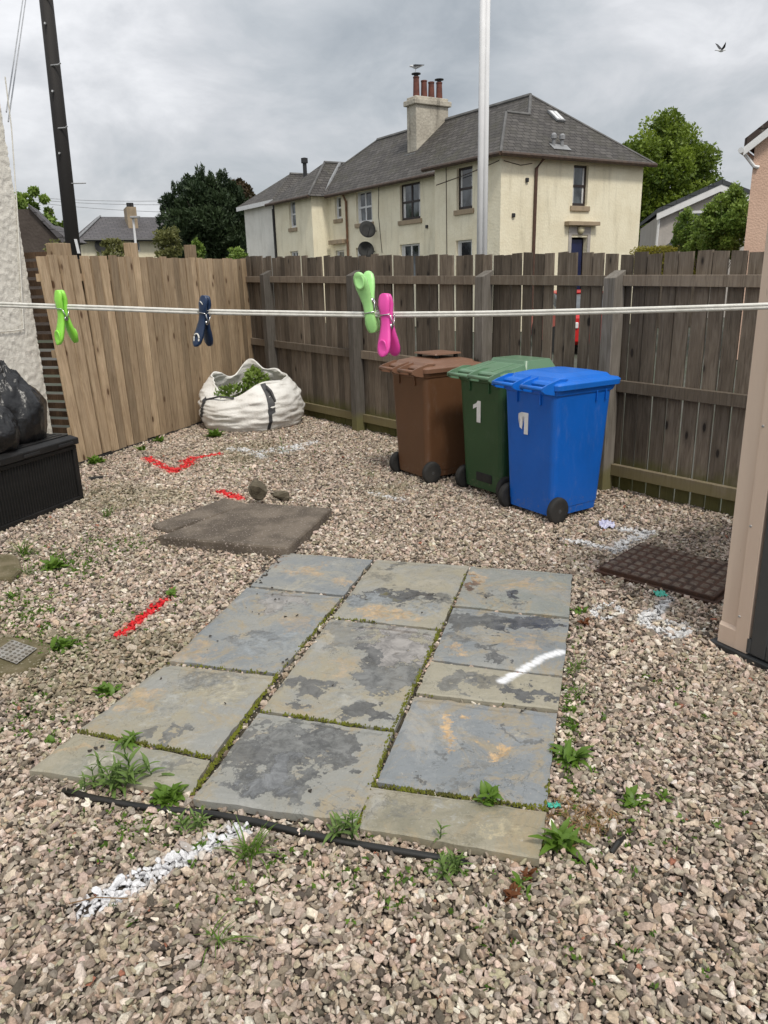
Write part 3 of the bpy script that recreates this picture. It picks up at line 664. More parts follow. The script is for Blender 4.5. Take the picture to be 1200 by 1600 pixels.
rot = NR.uniform(0, 2 * np.pi, (NG, 3)); rot[:, 0] = NR.normal(0, .45, NG); rot[:, 1] = NR.normal(0, .45, NG)
col = np.clip(col, .01, .9)

stones = bpy.data.collections.new('stone_shapes')                     # shapes the gravel is scattered from, not in the scene
for k in range(14):
    rr = random.Random(100 + k); bm = bmesh.new()
    sx_, sy_, sz_ = rr.uniform(.95, 1.5), rr.uniform(.6, .95), rr.uniform(.42, .75)
    for _ in range(11):
        v = Vector((rr.gauss(0, 1), rr.gauss(0, 1), rr.gauss(0, 1))).normalized()
        bm.verts.new((v.x * sx_, v.y * sy_, v.z * sz_))
    r = bmesh.ops.convex_hull(bm, input=bm.verts)
    bmesh.ops.delete(bm, geom=[g for g in r['geom_interior'] if isinstance(g, bmesh.types.BMVert)], context='VERTS')
    bmesh.ops.dissolve_limit(bm, angle_limit=rad(14), verts=bm.verts, edges=bm.edges)
    bmesh.ops.bevel(bm, geom=list(bm.edges), offset=.035, segments=1, affect='EDGES', clamp_overlap=True)
    bmesh.ops.triangulate(bm, faces=bm.faces); bmesh.ops.recalc_face_normals(bm, faces=bm.faces)
    me = bpy.data.meshes.new('stone_shape'); bm.to_mesh(me); bm.free(); me.materials.append(M['gravel_stone'])
    me.polygons.foreach_set('use_smooth', [True] * len(me.polygons)); me.set_sharp_from_angle(angle=rad(34))
    stones.objects.link(bpy.data.objects.new('stone_shape_%02d' % k, me))
ng = bpy.data.node_groups.new('scatter_stones', 'GeometryNodeTree')
ng.interface.new_socket('Geometry', in_out='INPUT', socket_type='NodeSocketGeometry')
ng.interface.new_socket('Geometry', in_out='OUTPUT', socket_type='NodeSocketGeometry')
gi, go = ng.nodes.new('NodeGroupInput'), ng.nodes.new('NodeGroupOutput')
ip, ci = ng.nodes.new('GeometryNodeInstanceOnPoints'), ng.nodes.new('GeometryNodeCollectionInfo')
m2p = ng.nodes.new('GeometryNodeMeshToPoints')
ci.inputs['Collection'].default_value = stones; ci.inputs['Separate Children'].default_value = True; ci.inputs['Reset Children'].default_value = True
def named(n, t):
    q = ng.nodes.new('GeometryNodeInputNamedAttribute'); q.data_type = t; q.inputs[0].default_value = n
    return next(o for o in q.outputs if o.enabled)
ng.links.new(gi.outputs[0], m2p.inputs[0]); ng.links.new(m2p.outputs[0], ip.inputs['Points']); ng.links.new(ci.outputs[0], ip.inputs['Instance'])
ip.inputs['Pick Instance'].default_value = True
ng.links.new(named('idx', 'INT'), ip.inputs['Instance Index'])
e2r = ng.nodes.new('FunctionNodeEulerToRotation'); ng.links.new(named('rot', 'FLOAT_VECTOR'), e2r.inputs[0]); ng.links.new(e2r.outputs[0], ip.inputs['Rotation'])
ng.links.new(named('size', 'FLOAT'), ip.inputs['Scale'])
ng.links.new(ip.outputs[0], go.inputs[0])
def gravel(name, sel, label=None):
    n = int(sel.sum()); me = bpy.data.meshes.new(name); me.vertices.add(n)
    me.vertices.foreach_set('co', np.column_stack([gx, gy, gz])[sel].astype(np.float32).ravel())
    for an, ty, arr, key in (('idx', 'INT', idx, 'value'), ('rot', 'FLOAT_VECTOR', rot, 'vector'), ('size', 'FLOAT', size * .0107, 'value'), ('col', 'FLOAT_VECTOR', col, 'vector')):
        a = me.attributes.new(an, ty, 'POINT'); a.data.foreach_set(key, (arr[sel].astype(np.int32) if ty == 'INT' else arr[sel].astype(np.float32)).ravel())
    me.materials.append(M['gravel_stone'])
    o = link(name, me); o.modifiers.new('scatter', 'NODES').node_group = ng
    return tag(o, label, None, None, 'stuff')
gravel('gravel', mark < 0)
for i, mk in enumerate(MARKS):
    if (mark == i).any(): gravel('paint_mark', mark == i, mk[0])

# black plastic edging strip along the near end of the patio
ed = MB(); pts = [gp(*q, .012) for q in [(100, 1238), (150, 1252), (215, 1262), (280, 1268), (335, 1276), (400, 1288), (470, 1303), (540, 1318), (620, 1334), (690, 1345), (730, 1351)]]
ed.tube([q + Vector((0, 0, .006 + .004 * math.sin(i * 1.7))) for i, q in enumerate(pts)], .012, 8)
for i in range(len(pts) - 1):
    a, b = pts[i], pts[i + 1]; ed.obox(a - Vector((0, .001, .03)), b - a, (0, .004, 0), (0, 0, .036))
tag(ed.build('edging_strip', M['edging'], smooth=True), 'black plastic edging strip half buried along the near end of the patio', 'edging')

# ------------------------------------------------------------------ concrete slab in two pieces, stones on it
def slab_block(P, z1, mb, chip=.003, n=10):
    n2 = len(P); ring = []
    for i in range(n2):
        for k in range(n):
            c = lerp(P[i], P[(i + 1) % n2], k / n); ce = sum(P, Vector()) / n2
            c = c + (ce - c).normalized() * (nz(c, 9, 4) * chip); ring.append(c)
    ce = sum(P, Vector()) / n2
    mb.loft([[Vector((c.x, c.y, -.04)) for c in ring], [Vector((c.x, c.y, z1 - .012)) for c in ring], [Vector((*(c + (ce - c).normalized() * .008).xy, z1)) for c in ring]])
t = thing('concrete_slab', 'square dark concrete slab lying on the gravel beyond the patio', 'slab', (sum(CON_A, Vector()) / 4).xy.to_3d())
for P, z1, nm in ((CON_A, CON_H, 'main_slab'), (CON_B, .04, 'side_strip')):
    mb = MB(); slab_block(P, z1, mb); mb.build(nm, M['concrete'], t)
def boulder(c, s, seed, name, label):
    mb = MB(); rr = random.Random(seed); bm = bmesh.new()
    for _ in range(22):
        v = Vector((rr.gauss(0, 1), rr.gauss(0, 1), rr.gauss(0, 1))).normalized(); bm.verts.new((v.x * s[0], v.y * s[1], v.z * s[2]))
    r = bmesh.ops.convex_hull(bm, input=bm.verts)
    bmesh.ops.delete(bm, geom=[g for g in r['geom_interior'] if isinstance(g, bmesh.types.BMVert)], context='VERTS')
    bmesh.ops.subdivide_edges(bm, edges=bm.edges, cuts=2, use_grid_fill=True)
    for v in bm.verts: v.co += v.co.normalized() * nz(v.co, 22, seed) * .012
    lo = min(v.co.z for v in bm.verts)
    me = bpy.data.meshes.new(name); bmesh.ops.recalc_face_normals(bm, faces=bm.faces)
    for v in bm.verts: v.co.z -= lo
    bm.to_mesh(me); bm.free(); me.materials.append(M['rock']); o = link(name, me); o.location = c
    return tag(o, label, 'stone')
q = gp(403, 783, .055); boulder((q.x, q.y + .03, .05), (.078, .065, .088), 17, 'stone', 'upright brown stone on the back edge of the square concrete slab')
q = gp(440, 781, .03); boulder((q.x, q.y + .03, .012), (.075, .055, .045), 8, 'stone', 'low flat stone right of the upright brown stone')

# ------------------------------------------------------------------ rusty manhole cover
t = thing('manhole_cover', 'rusty rectangular iron manhole cover with raised squares by the shed post', 'manhole cover', ((MA + MD) / 2).xy.to_3d())
mu, mv = (MD - MA), (MB_ - MA); mu.z = mv.z = 0
lu, lv = mu.length, mv.length; eu, ev = mu / lu, mv / lv; ez = Vector((0, 0, 1)); mo_ = Vector((MA.x, MA.y, 0))
MB().obox(mo_ - ez * .04, mu, mv, ez * .062).build('frame', M['iron'], t, bevel=.004)
MB().obox(mo_ + eu * .02 + ev * .02 + ez * .01, mu - eu * .04, mv - ev * .04, ez * .035).build('plate', M['iron'], t, bevel=.004)
nu, nv = 11, 7; st0 = None
for i in range(nu):
    for j in range(nv):
        c = mo_ + eu * (.055 + (lu - .11) * i / (nu - 1)) + ev * (.05 + (lv - .1) * j / (nv - 1)) + ez * .0445
        if st0 is None:
            s = MB(); s.loft([[(eu * a + ev * b) * .021 for a, b in ((-1, -1), (1, -1), (1, 1), (-1, 1))], [(eu * a + ev * b) * .015 + ez * .008 for a, b in ((-1, -1), (1, -1), (1, 1), (-1, 1))]])
            st0 = s.mesh('stud', M['stud_iron'])
        o = link('stud', st0, t); o.location = c - t.location
# drain gully with square grate, and a piece of kerb at the left edge
t = thing('drain_gully', 'square grey drain grate in a mossy concrete surround at the left edge', 'drain', (gp(10, 1030).x, gp(10, 1030).y, 0))
mb = MB(); slab_block(GUL, .022, mb, .02, 8); mb.build('surround', M['mossy_concrete'], t)
a, b, c = gp(26, 1037, .03), gp(-14, 1022, .03), gp(58, 1013, .03); gu, gv = b - a, c - a; N = 6
mb = MB()
for i in range(N):
    for j in range(N):
        o = a + gu * (i / N) + gv * (j / N); ou, ov = gu / N, gv / N; ce = o + ou / 2 + ov / 2
        sq = [o, o + ou / 2, o + ou, o + ou + ov / 2, o + ou + ov, o + ou / 2 + ov, o + ov, o + ov / 2]
        ho = [ce + (q - ce) * (.66 if k % 2 else .5) for k, q in enumerate(sq)]
        mb.add(sq + ho + [q - ez * .008 for q in ho], [(k, (k + 1) % 8, 8 + (k + 1) % 8, 8 + k) for k in range(8)] + [(8 + k, 8 + (k + 1) % 8, 16 + (k + 1) % 8, 16 + k) for k in range(8)])
mb.build('grate', M['grate'], t)
MB().obox(a - ez * .012, gu, gv, ez * .004).build('drain_shade', M['grate_shade'], t)  # near-black plate that paints the shade below the grate
mb = MB(); slab_block(KERB, .04, mb, .02, 8)
tag(mb.build('concrete_block', M['mossy_concrete']), 'mossy concrete block sunk in weedy gravel at the left edge', 'concrete block')

# ================================================================== FENCES
def board_mesh(w, th, h, seed, mat, ragged=.004):
    rr = random.Random(seed); mb = MB(); rings = []
    for k in range(7):
        z = h * k / 6; dx = rr.uniform(-.0015, .0015); dy = rr.uniform(-.002, .002)
        zt = rr.uniform(-ragged, ragged) if k == 6 else 0
        rings.append([(-w / 2 + dx, -th / 2 + dy, z), (w / 2 + dx, -th / 2 + dy, z + zt), (w / 2 + dx, th / 2 + dy, z + zt), (-w / 2 + dx, th / 2 + dy, z)])
    return mb.loft(rings).mesh('board', mat)
def put(o, base, d, lean=0.0, roll=0.0, sz=1.0):         # stand a board at base, wide face square to the fence line d
    ang = math.atan2(d.y, d.x)
    o.rotation_euler = (lean, roll, ang); o.scale = (1, 1, sz)
    o.location = base

# left: pale new boards, hit and miss
t = thing('timber_fence', 'pale new timber fence of upright boards on the left', 'fence', (LA + LB) / 2, None)
tl = t.location; LLEN = (LB - LA).length
bms = [board_mesh(.113, .02, 2.0, 20 + k, M['new_wood']) for k in range(5)]
nb = 30
for i in range(nb):
    s = .06 + (LLEN - .09) * i / (nb - 1); c = LA + LD * s
    lean = .06 * max(0, 1 - s / 1.0) + .006                 # the first boards lean outwards
    gap_fix = -.02 if i == 2 else 0
    o = link('board', bms[(i * 3) % 5], t); z0 = .03 + R.uniform(-.01, .015)
    put(o, c - tl + Vector((0, 0, z0)) + LD * gap_fix, LD, -lean + R.uniform(-.004, .004), R.uniform(-.006, .006) , (1.985 + .03 * s / LLEN - z0 + R.uniform(-.012, .008)) / 2.0)
for i in range(nb - 1):
    if i == 1: continue
    s = .06 + (LLEN - .09) * (i + .5) / (nb - 1); c = LA + LD * s - LN * .075
    o = link('board', bms[(i * 2 + 1) % 5], t); put(o, c - tl + Vector((0, 0, .05)), LD, -(.06 * max(0, 1 - s / 1.0)), 0, .955)
for z in (.3, 1.05, 1.75):
    a_ = LA - LN * (.065 + .06 * z) + ez * z; m_ = LA + LD * 1.0 - LN * .065 + ez * z
    MB().obox(a_, m_ - a_, LN * .045, ez * .07).build('rail', M['new_wood'], t); MB().obox(m_, LD * (LLEN - 1.0), LN * .045, ez * .07).build('rail', M['new_wood'], t)
for (px0, px1, py, s0) in ((62, 78, 381, .47), (48, 62, 381, .36), (225, 247, 379, 1.55), (325, 345, 382, 2.75)):
    c = LA + LD * s0 - LN * .17; top = at(px0, py, c.y).z
    MB().obox(c - LD * .06, LD * .12, -LN * .1, ez * top).build('post', M['new_wood'], t, bevel=.004)
MB().obox(LA + LN * .0 + ez * -.02 - LN * .03, LD * LLEN, LN * .05, ez * .05).build('gravel_board', M['dark_paint'], t)

# dark slats closing the gap between the house wall and the pale fence
t = thing('slatted_fence', 'dark brown slatted panel between the white wall and the pale fence', 'fence', (-3.4, 7.42, 0))
sd_ = Vector((-.95, .31, 0)); so = Vector((-3.08, 7.66, 0))
sm = MB().obox((0, 0, 0), sd_ * .95, Vector((.31, .95, 0)) * .02, ez * .058).mesh('slat', M['slat_wood'])
for k in range(23):
    o = link('slat', sm, t); o.location = so + ez * (.06 + k * .087) - t.location

# back: weathered boards behind rails and posts
t = thing('timber_fence', 'weathered grey timber fence with rails and posts behind the bins', 'fence', BC + BD * 3, None)
tl = t.location; bd = BD.normalized()
obm = [board_mesh(.116, .02, 1.9, 60 + k, M['old_wood'], .006) for k in range(6)]
P0 = Vector((-.3, 8.58, 0)) - BN * .09                      # where the measured post stands, moved to the board line
s = -2.8; i = 0
while s < 5.6:
    c = P0 + bd * s - BN * .035
    w = (1.0 if s < .5 else .80 if 2.45 < s < 3.35 else .9) + R.uniform(-.03, .03); o = link('board', obm[(i * 5 + i // 6) % 6], t); z0 = R.uniform(.0, .03)
    put(o, c - tl + ez * z0, bd, R.uniform(-.008, .008), R.uniform(-.007, .007), (1.945 - .036 * s - z0 + R.uniform(-.014, .014)) / 1.9)
    o.scale.x = w; i += 1
    s += .116 * w + (R.uniform(.006, .011) if s < .5 else R.uniform(.014, .024) + (.013 if 2.45 < s < 3.35 else 0))
posts = [-2.04, 0, 2.063, 3.46, 5.5]
for s in posts:
    c = Vector((-.3, 8.58, 0)) + bd * s; h = 1.775 - .028 * s
    w = .105; y = -BN * w
    mb = MB(); base = [c - bd * w / 2 + BN * .02, c + bd * w / 2 + BN * .02, c + bd * w / 2 + y, c - bd * w / 2 + y]
    mb.loft([[q + ez * -.05 for q in base], [base[0] + ez * (h - .035), base[1] + ez * (h - .035), base[2] + ez * (h + .02), base[3] + ez * (h + .02)]])
    mb.build('post', M['post_wood'], t, bevel=.005)
ends = [-2.8] + posts
for a, b in zip(ends[:-1], ends[1:]):
    for z0, sl, h in ((1.655, -.021, .078), (.84, -.012, .088), (.115, .005, .09)):
        A = P0 + bd * (a + .053) + ez * (z0 + sl * a); B = P0 + bd * (b - .053) + ez * (z0 + sl * b)
        MB().obox(A - BN * .024, B - A, BN * .045, ez * h).build('rail', M['rail_wood'], t, bevel=.003)

# ================================================================== BINS
def rrect(x0, x1, y0, y1, r, z, n=4):
    o = []
    for cx_, cy_, a0 in ((x1 - r, y1 - r, 0), (x0 + r, y1 - r, 90), (x0 + r, y0 + r, 180), (x1 - r, y0 + r, 270)):
        for k in range(n + 1):
            a = rad(a0 + 90 * k / n); o.append(Vector((cx_ + r * math.cos(a), cy_ + r * math.sin(a), z)))
    return o
def one_digit(mb, cx_, cz, h, y, slit):
    w = h * .5
    P = [(-.08, -.5), (.2, -.5), (.2, .5), (.0, .5), (-.12, .36), (-.34, .27), (-.34, .08), (-.08, .2)]
    if slit: P = [(.02, -.5), (.25, -.5), (.25, .5), (.04, .5), (-.1, .38), (-.32, .29), (-.32, .04), (-.23, .1), (-.23, -.26), (-.1, -.32), (-.1, .16), (.02, .22)]
    poly = [Vector((cx_ + a * h * 1.0, y, cz + b * h)) for a, b in P]
    bm = bmesh.new(); f = bm.faces.new([bm.verts.new(q) for q in poly]); bmesh.ops.triangulate(bm, faces=[f]); bm.verts.index_update()
    mb.add([v.co.copy() for v in bm.verts], [tuple(v.index for v in f.verts) for f in bm.faces]); bm.free()
def rear_y(z): return .045 - .045 * z / .98                 # slope of the rear face
def bin_(label, loc, rz, body, lid, kind):
    t = thing('wheelie_bin', label, 'wheelie bin', loc, 'wheelie bins along the weathered fence', rz); t.scale = (.95, .885, .955)
    B = lambda mb, nm, mt, par=t, bev=0.0, sm=False: mb.build(nm, mt, par, local=True, bevel=bev, smooth=sm)
    mb = MB(); prof = [(.045, .240, .545), (.1, .243, .552), (.105, .247, .557), (.5, .260, .585), (.93, .275, .612)]
    mb.loft([rrect(-w, w, rear_y(z), d, .05, z) for z, w, d in prof] + [rrect(-.284, .284, -.006, .635, .05, .94), rrect(-.29, .29, -.012, .655, .05, .975), rrect(-.29, .29, -.012, .655, .05, 1.0)])
    for x in (-.12, .12):
        mb.obox((x - .006, -.012, .86), (.012, 0, 0), (0, .03, 0), (0, 0, .09))
    for y in (.42, .52):
        for sgn in (-1, 1): mb.obox((sgn * .283 - .006, y, .87), (.012, 0, 0), (0, .012, 0), (0, 0, .08))
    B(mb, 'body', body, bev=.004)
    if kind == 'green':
        mb = MB(); mb.box((.03, rear_y(.15) - .002, .15), (.2, .012, .075)); B(mb, 'recess_shade', M['rubber'], bev=.01)  # raised black block standing in for the shade of a recess
    mb = MB(); mb.tube([(-.25, .075, .1), (.25, .075, .1)], .012, 8); B(mb, 'axle', M['hub'])
    for sgn in (-1, 1):
        mb = MB(); x0 = sgn * .268
        mb.lathe([(.062, -.024), (.09, -.026), (.099, -.018), (.102, 0), (.099, .018), (.09, .026), (.062, .024)], (x0, .07, .1), (1, 0, 0), 28)
        w = B(mb, 'wheel', M['rubber'], sm=True)
        hb = MB(); hb.lathe([(.0, -.016), (.064, -.014), (.066, .0), (.064, .014), (.058, .02), (.05, .012), (.018, .012), (.016, .024), (.0, .026)], (x0, .07, .1), (sgn, 0, 0), 24)
        for k in range(8):
            a = k * math.pi / 4; d = Vector((0, math.cos(a), math.sin(a))); hb.tube([Vector((x0 + sgn * .016, .07, .1)) + d * .014, Vector((x0 + sgn * .016, .07, .1)) + d * .056], .005, 5)
        hub = B(hb, 'hub', M['hub'], w)
    # lid
    mb = MB(); e = .306
    if kind == 'green':
        rings = [rrect(-e, e, -.02, .68, .06, .982), rrect(-e, e, -.025, .685, .06, 1.012), rrect(-e + .012, e - .012, -.015, .67, .05, 1.024), rrect(-e + .03, e - .03, .0, .655, .05, 1.03)]
        mb.loft(rings)
        mb.loft([[Vector((a, b, 1.028)) for a, b in ((-.24, .0), (.24, .0), (.24, .30), (-.24, .30))], [Vector((a, b, c)) for a, b, c in ((-.235, .03, 1.032), (.235, .03, 1.032), (.225, .30, 1.075), (-.225, .30, 1.075))]])
        mb.loft([rrect(-.245, .245, .28, .66, .03, 1.028), rrect(-.21, .21, .32, .62, .03, 1.10)])
        for x in (-.12, .12): mb.obox((x - .005, .02, 1.03), (.01, 0, 0), (0, .27, .042), (0, 0, .006))
    else:
        rings = [rrect(-e, e, -.02, .685, .06, .975), rrect(-e - .004, e + .004, -.024, .69, .06, 1.012), rrect(-e + .01, e - .01, -.01, .675, .06, 1.026), rrect(-.262, .262, .03, .63, .06, 1.034), rrect(-.245, .245, .05, .61, .06, 1.056), rrect(-.18, .18, .15, .51, .06, 1.076), rrect(-.08, .08, .27, .40, .03, 1.082)]
        mb.loft(rings)
        mb.loft([rrect(-.03, .03, .62, .68, .01, 1.02), rrect(-.022, .022, .628, .67, .01, 1.05)])
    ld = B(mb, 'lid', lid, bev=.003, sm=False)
    for x in ((-.26, -.04, .04, .26) if kind != 'green' else (-.26, .0, .26)):
        fn = MB(); P = [(x - .006, .13, 1.048), (x - .006, .04, 1.052), (x - .006, -.08, 1.026), (x - .006, -.135, 1.008), (x - .006, -.138, .982), (x - .006, -.10, .962), (x - .006, -.012, .945), (x - .006, .0, 1.0)]
        fn.prism(P, (.012, 0, 0)); B(fn, 'hinge_fin', lid, ld)
    hb = MB()
    for a, b in (((-.26, -.04), (.04, .26)) if kind != 'green' else ((-.26, .0), (.0, .26))):
        hb.tube([(a, -.125, .998), (b, -.125, .998)], .015, 10)
    B(hb, 'handle', lid, ld, sm=True)
    if kind != 'brown':
        nb_ = MB(); one_digit(nb_, *((-.03, .70, .18) if kind == 'green' else (-.055, .72, .185)), rear_y(.7) - .004, kind == 'blue'); B(nb_, 'number', M['white_vinyl'])
    if kind == 'brown':
        vp = MB(); vp.loft([rrect(-.17, .17, .2, .52, .02, 1.108), rrect(-.165, .165, .205, .515, .02, 1.12), rrect(-.02, .02, .34, .38, .01, 1.132)])
        v = B(vp, 'vent_plate', lid)
        ft = MB()
        for a, b in ((-.13, .25), (.13, .25), (.13, .47), (-.13, .47)): ft.box((a, b, 1.085), (.03, .03, .06))
        B(ft, 'vent_feet', M['rubber'], v)
    return t
RZ = rad(-58)
bin_('brown wheelie bin with a raised square plate on its lid, farthest of the three', (.225, 6.31, .008), RZ, M['brown_plastic'], M['brown_lid'], 'brown')
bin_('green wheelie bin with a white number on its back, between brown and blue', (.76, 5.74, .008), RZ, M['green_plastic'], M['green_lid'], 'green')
bin_('bright blue wheelie bin with a white number, nearest the rusty cover', (1.02, 5.13, .008), RZ, M['blue_plastic'], M['blue_lid'], 'blue')

# ================================================================== BOX, BAGS, LEFT WALL
t = thing('storage_box', 'black ribbed plastic garden storage box at the left edge', 'storage box', BXO + BXD * .6)
BL, BW, BH = 1.32, .62, .565
fr, bk = BXO, BXO + BXN * BW
def bx(a, b, z): return BXO + BXD * a + BXN * b + ez * z
mb = MB()
mb.obox(bx(.02, .02, .02), BXD * (BL - .04), BXN * (BW - .04), ez * .45)
mb.obox(bx(0, 0, 0), BXD * BL, BXN * BW, ez * .05)
mb.obox(bx(0, 0, .44), BXD * BL, BXN * BW, ez * .03)
for (a, b) in ((0, 0), (BL - .045, 0), (0, BW - .03), (BL - .045, BW - .03)): mb.obox(bx(a, b, .05), BXD * .045, BXN * .03, ez * .39)
mb.build('body', M['black_resin'], t, bevel=.004)
rm = None
for k in range(44):                                          # upright ribs of the long front
    s = MB().obox(bx(0, 0, 0), BXD * .017, -BXN * .0, ez * .39) if False else None
    if rm is None:
        q = MB(); q.loft([[Vector((0, 0, z)), BXD * .018 + ez * z, BXD * .014 - BXN * .008 + ez * z, BXD * .004 - BXN * .008 + ez * z] for z in (0, .385)])
        rm = q.mesh('rib', M['black_resin'])
    o = link('rib', rm, t); o.location = bx(.052 + k * .0276, .019, .052) - t.location
for k in range(6):
    o = link('end_rib', rm, t); o.rotation_euler = (0, 0, rad(-90)); o.location = bx(.019, .06 + k * .1, .052) - t.location
lid = MB(); lid.obox(bx(-.015, -.02, .478), BXD * (BL + .03), BXN * (BW + .04), ez * .05)
lid.loft([[bx(-.015, -.02, .528), bx(BL + .015, -.02, .528), bx(BL + .015, BW + .02, .528), bx(-.015, BW + .02, .528)], [bx(.02, .02, .552), bx(BL - .02, .02, .552), bx(BL - .02, BW - .02, .552), bx(.02, BW - .02, .552)]])
l = lid.build('lid', M['black_resin'], t, bevel=.005)
for k in range(9):
    MB().obox(bx(.03, .035 + k * .062, .552), BXD * (BL - .06), BXN * .046, ez * .008).build('lid_slat', M['black_resin'], l, bevel=.002)
for a in (.06, .42, .80): MB().obox(bx(a, -.024, .49), BXD * .16, -BXN * .006, ez * .022).build('catch', M['dark_paint'], t, bevel=.002)

def sack(name, label, c, rx, ry, rz, seed, mat, neck=None, n=120, m=84, smooth=True, squash=.55):
    mb = MB(); vs = []; fs = []
    for i in range(m + 1):
        th = math.pi * i / m
        for j in range(n):
            ph = 2 * math.pi * j / n
            d = Vector((math.sin(th) * math.cos(ph), math.sin(th) * math.sin(ph), math.cos(th)))
            r = 1 + .15 * nz(d, 1.5, seed) + .05 * nz(d, 3.0, seed + 2)
            wz = .5 * nz(d, 1.8, seed + 20)
            fold = lambda k, zs, sc, o: 1 - min(1.0, abs(nz((d.x * k + wz, d.y * k - wz, d.z * zs), sc, o)) * 4)
            top_ = .35 + .65 * max(0, d.z)
            r += top_ * (.06 * fold(2.6, .5, 1.3, seed + 5) + .03 * fold(5, .9, 1.4, seed + 8)) + .014 * fold(4, 5, 1.5, seed + 11) - .03
            sq = 1 - .38 * max(0, d.z) ** 1.5; r *= 1
            x, y, z = d.x * rx * r * sq, d.y * ry * r * sq, d.z * rz * r
            if z < -rz * squash: z = -rz * squash - (abs(z) - rz * squash) * .05
            if neck and d.z > .82: 
                k = (d.z - .82) / .18; x *= 1 - .55 * k; y *= 1 - .55 * k; z += neck * k * k
            vs.append(Vector(c) + Vector((x, y, z + rz * squash)))
    for i in range(m):
        for j in range(n): fs.append((i * n + j, i * n + (j + 1) % n, (i + 1) * n + (j + 1) % n, (i + 1) * n + j))
    o = mb.add(vs, fs).build(name, mat, smooth=smooth, fix=True); return tag(o, label, 'rubbish bag')
topz = .56
q = at(35, 690, 5.72); sack('rubbish_bag', 'largest black rubbish bag on the storage box, slumped at the right end', bx(.30, .33, topz), .27, .31, .36, 2.0, M['bag_plastic'], .03)
sack('rubbish_bag', 'small black rubbish bag at the front edge of the storage box', bx(.66, .17, topz), .20, .20, .24, 7.0, M['bag_plastic'], .03)
sack('rubbish_bag', 'black rubbish bag behind the small one, highest against the white wall', bx(.74, .47, topz), .22, .24, .40, 12.0, M['bag_plastic'], .05)
for k, (a, b, hh) in enumerate(((.30, .50, .66), (.22, .52, .66))):
    tb = MB(); c = bx(a, b, topz); tb.tube([c, c + Vector((.05, -.02, .3)), c + Vector((-.03, .03, hh))], .032, 12)
    tag(tb.build('foam_tube', M['foam'], smooth=True), ['left', 'right'][k] + ' of the two black foam tubes sticking up behind the largest rubbish bag', 'foam tube', 'foam tubes behind the rubbish bags')

HC = Vector((-3.255, 7.3, 0)); HD = Vector((-.325, -.9457, 0)); HN = Vector((.9457, -.325, 0))
t = thing('rendered_house', 'white rough cast house wall at the left edge beside the pale fence', 'house', HC + HD * 2)
vs = []; a_, b_ = 150, 250; LW, HW = 2.1, 4.2
for i in range(a_ + 1):
    for j in range(b_ + 1):
        s, z = LW * i / a_, HW * j / b_
        h = nz((s, z, 0), 34, 1) * .010 + nz((s, z, 0), 75, 4) * .006 + nz((s, z, 0), 3, 9) * .004
        q = HC + HD * s + ez * z + HN * h
        if i == 0: q = q + HD * (nz((z, 0, 0), 30, 6) * .006 + .006 * abs(nz((z, 3, 0), 60, 6)))
        vs.append(q)
fs = [(i * (b_ + 1) + j, (i + 1) * (b_ + 1) + j, (i + 1) * (b_ + 1) + j + 1, i * (b_ + 1) + j + 1) for i in range(a_) for j in range(b_)]
MB().add(vs, fs).build('rough_cast_face', M['harl'], t, smooth=True, fix=False)
mb = MB(); c0 = HC - HN * .012 + HD * .008
mb.prism([c0 - ez * .1, c0 + HD * 7 - ez * .1, c0 + HD * 7 - HN * 5 - ez * .1, c0 - HN * 5 - ez * .1], ez * 5.3); mb.build('wall', M['harl'], t)
mb = MB(); e = Vector((0, 0, 5.2)); A0, A1 = HC - HD * .3 + HN * .35 + e, HC + HD * 7.3 + HN * .35 + e; B0, B1 = HC - HD * .3 - HN * 5.4 + e, HC + HD * 7.3 - HN * 5.4 + e; rg = ez * 2
mb.add([A0, A1, B0, B1, (A0 + B0) / 2 + rg, (A1 + B1) / 2 + rg], [(0, 1, 5, 4), (2, 4, 5, 3), (0, 4, 2), (1, 3, 5), (0, 2, 3, 1)]); mb.build('roof', M['slate'], t, uv=True)
cb = MB(); w0 = HC + HN * .014
def onwall(px, py):
    r = ray(px, py); tt = (w0 - EYEV).dot(HN) / r.dot(HN); return EYEV + r * tt
cb.tube([onwall(8, 120), onwall(18, 200), onwall(27, 330), onwall(37, 514)], .0055, 6); cb.tube([onwall(37, 514), onwall(18, 517), onwall(-30, 520)], .0055, 6)
cb.build('cable', M['line'], t)

# ================================================================== SHED AT THE RIGHT
t = thing('garden_shed', 'beige and grey resin garden shed cut off by the right edge', 'shed', SHO)
def sh(a, b, z): return SHO + SHD * a + SHN * b + ez * z
PWD = .15
MB().obox(sh(-.03, -.03, -.05), SHD * 1.8, SHN * 1.5, ez * .088).build('base', M['shed_dark'], t, bevel=.004)
pm = MB(); pm.obox(sh(0, 0, .04), SHD * PWD, SHN * .12, ez * 1.9)
pm.loft([[sh(0, 0, .04), sh(.085, 0, .04), sh(.085, -.012, .04), sh(0, -.012, .04)], [sh(0, 0, .125), sh(.085, 0, .125), sh(.085, -.012, .125), sh(0, -.012, .125)], [sh(0, 0, .14), sh(.085, 0, .14), sh(.085, -.002, .14), sh(0, -.002, .14)]])
pm.obox(sh(.085, -.012, .04), SHD * (PWD - .085), SHN * .013, ez * 1.9)
pm.build('corner_post', M['shed_beige'], t, bevel=.003)
for z_ in (.2, .62, 1.05, 1.48): MB().lathe([(0, 0), (.006, 0), (.005, .003), (0, .004)], sh(.095, -.012, z_), -SHN, 10).build('screw', M['galv'], t)
dm = MB(); dm.obox(sh(PWD + .012, .004, .045), SHD * 1.2, SHN * .03, ez * 1.86)
dm.obox(sh(PWD + .012, -.012, .045), SHD * .075, SHN * .017, ez * 1.86); dm.obox(sh(PWD + .087, -.012, .045), SHD * 1.1, SHN * .017, ez * .075)
d = dm.build('door', M['shed_grey'], t, bevel=.006)
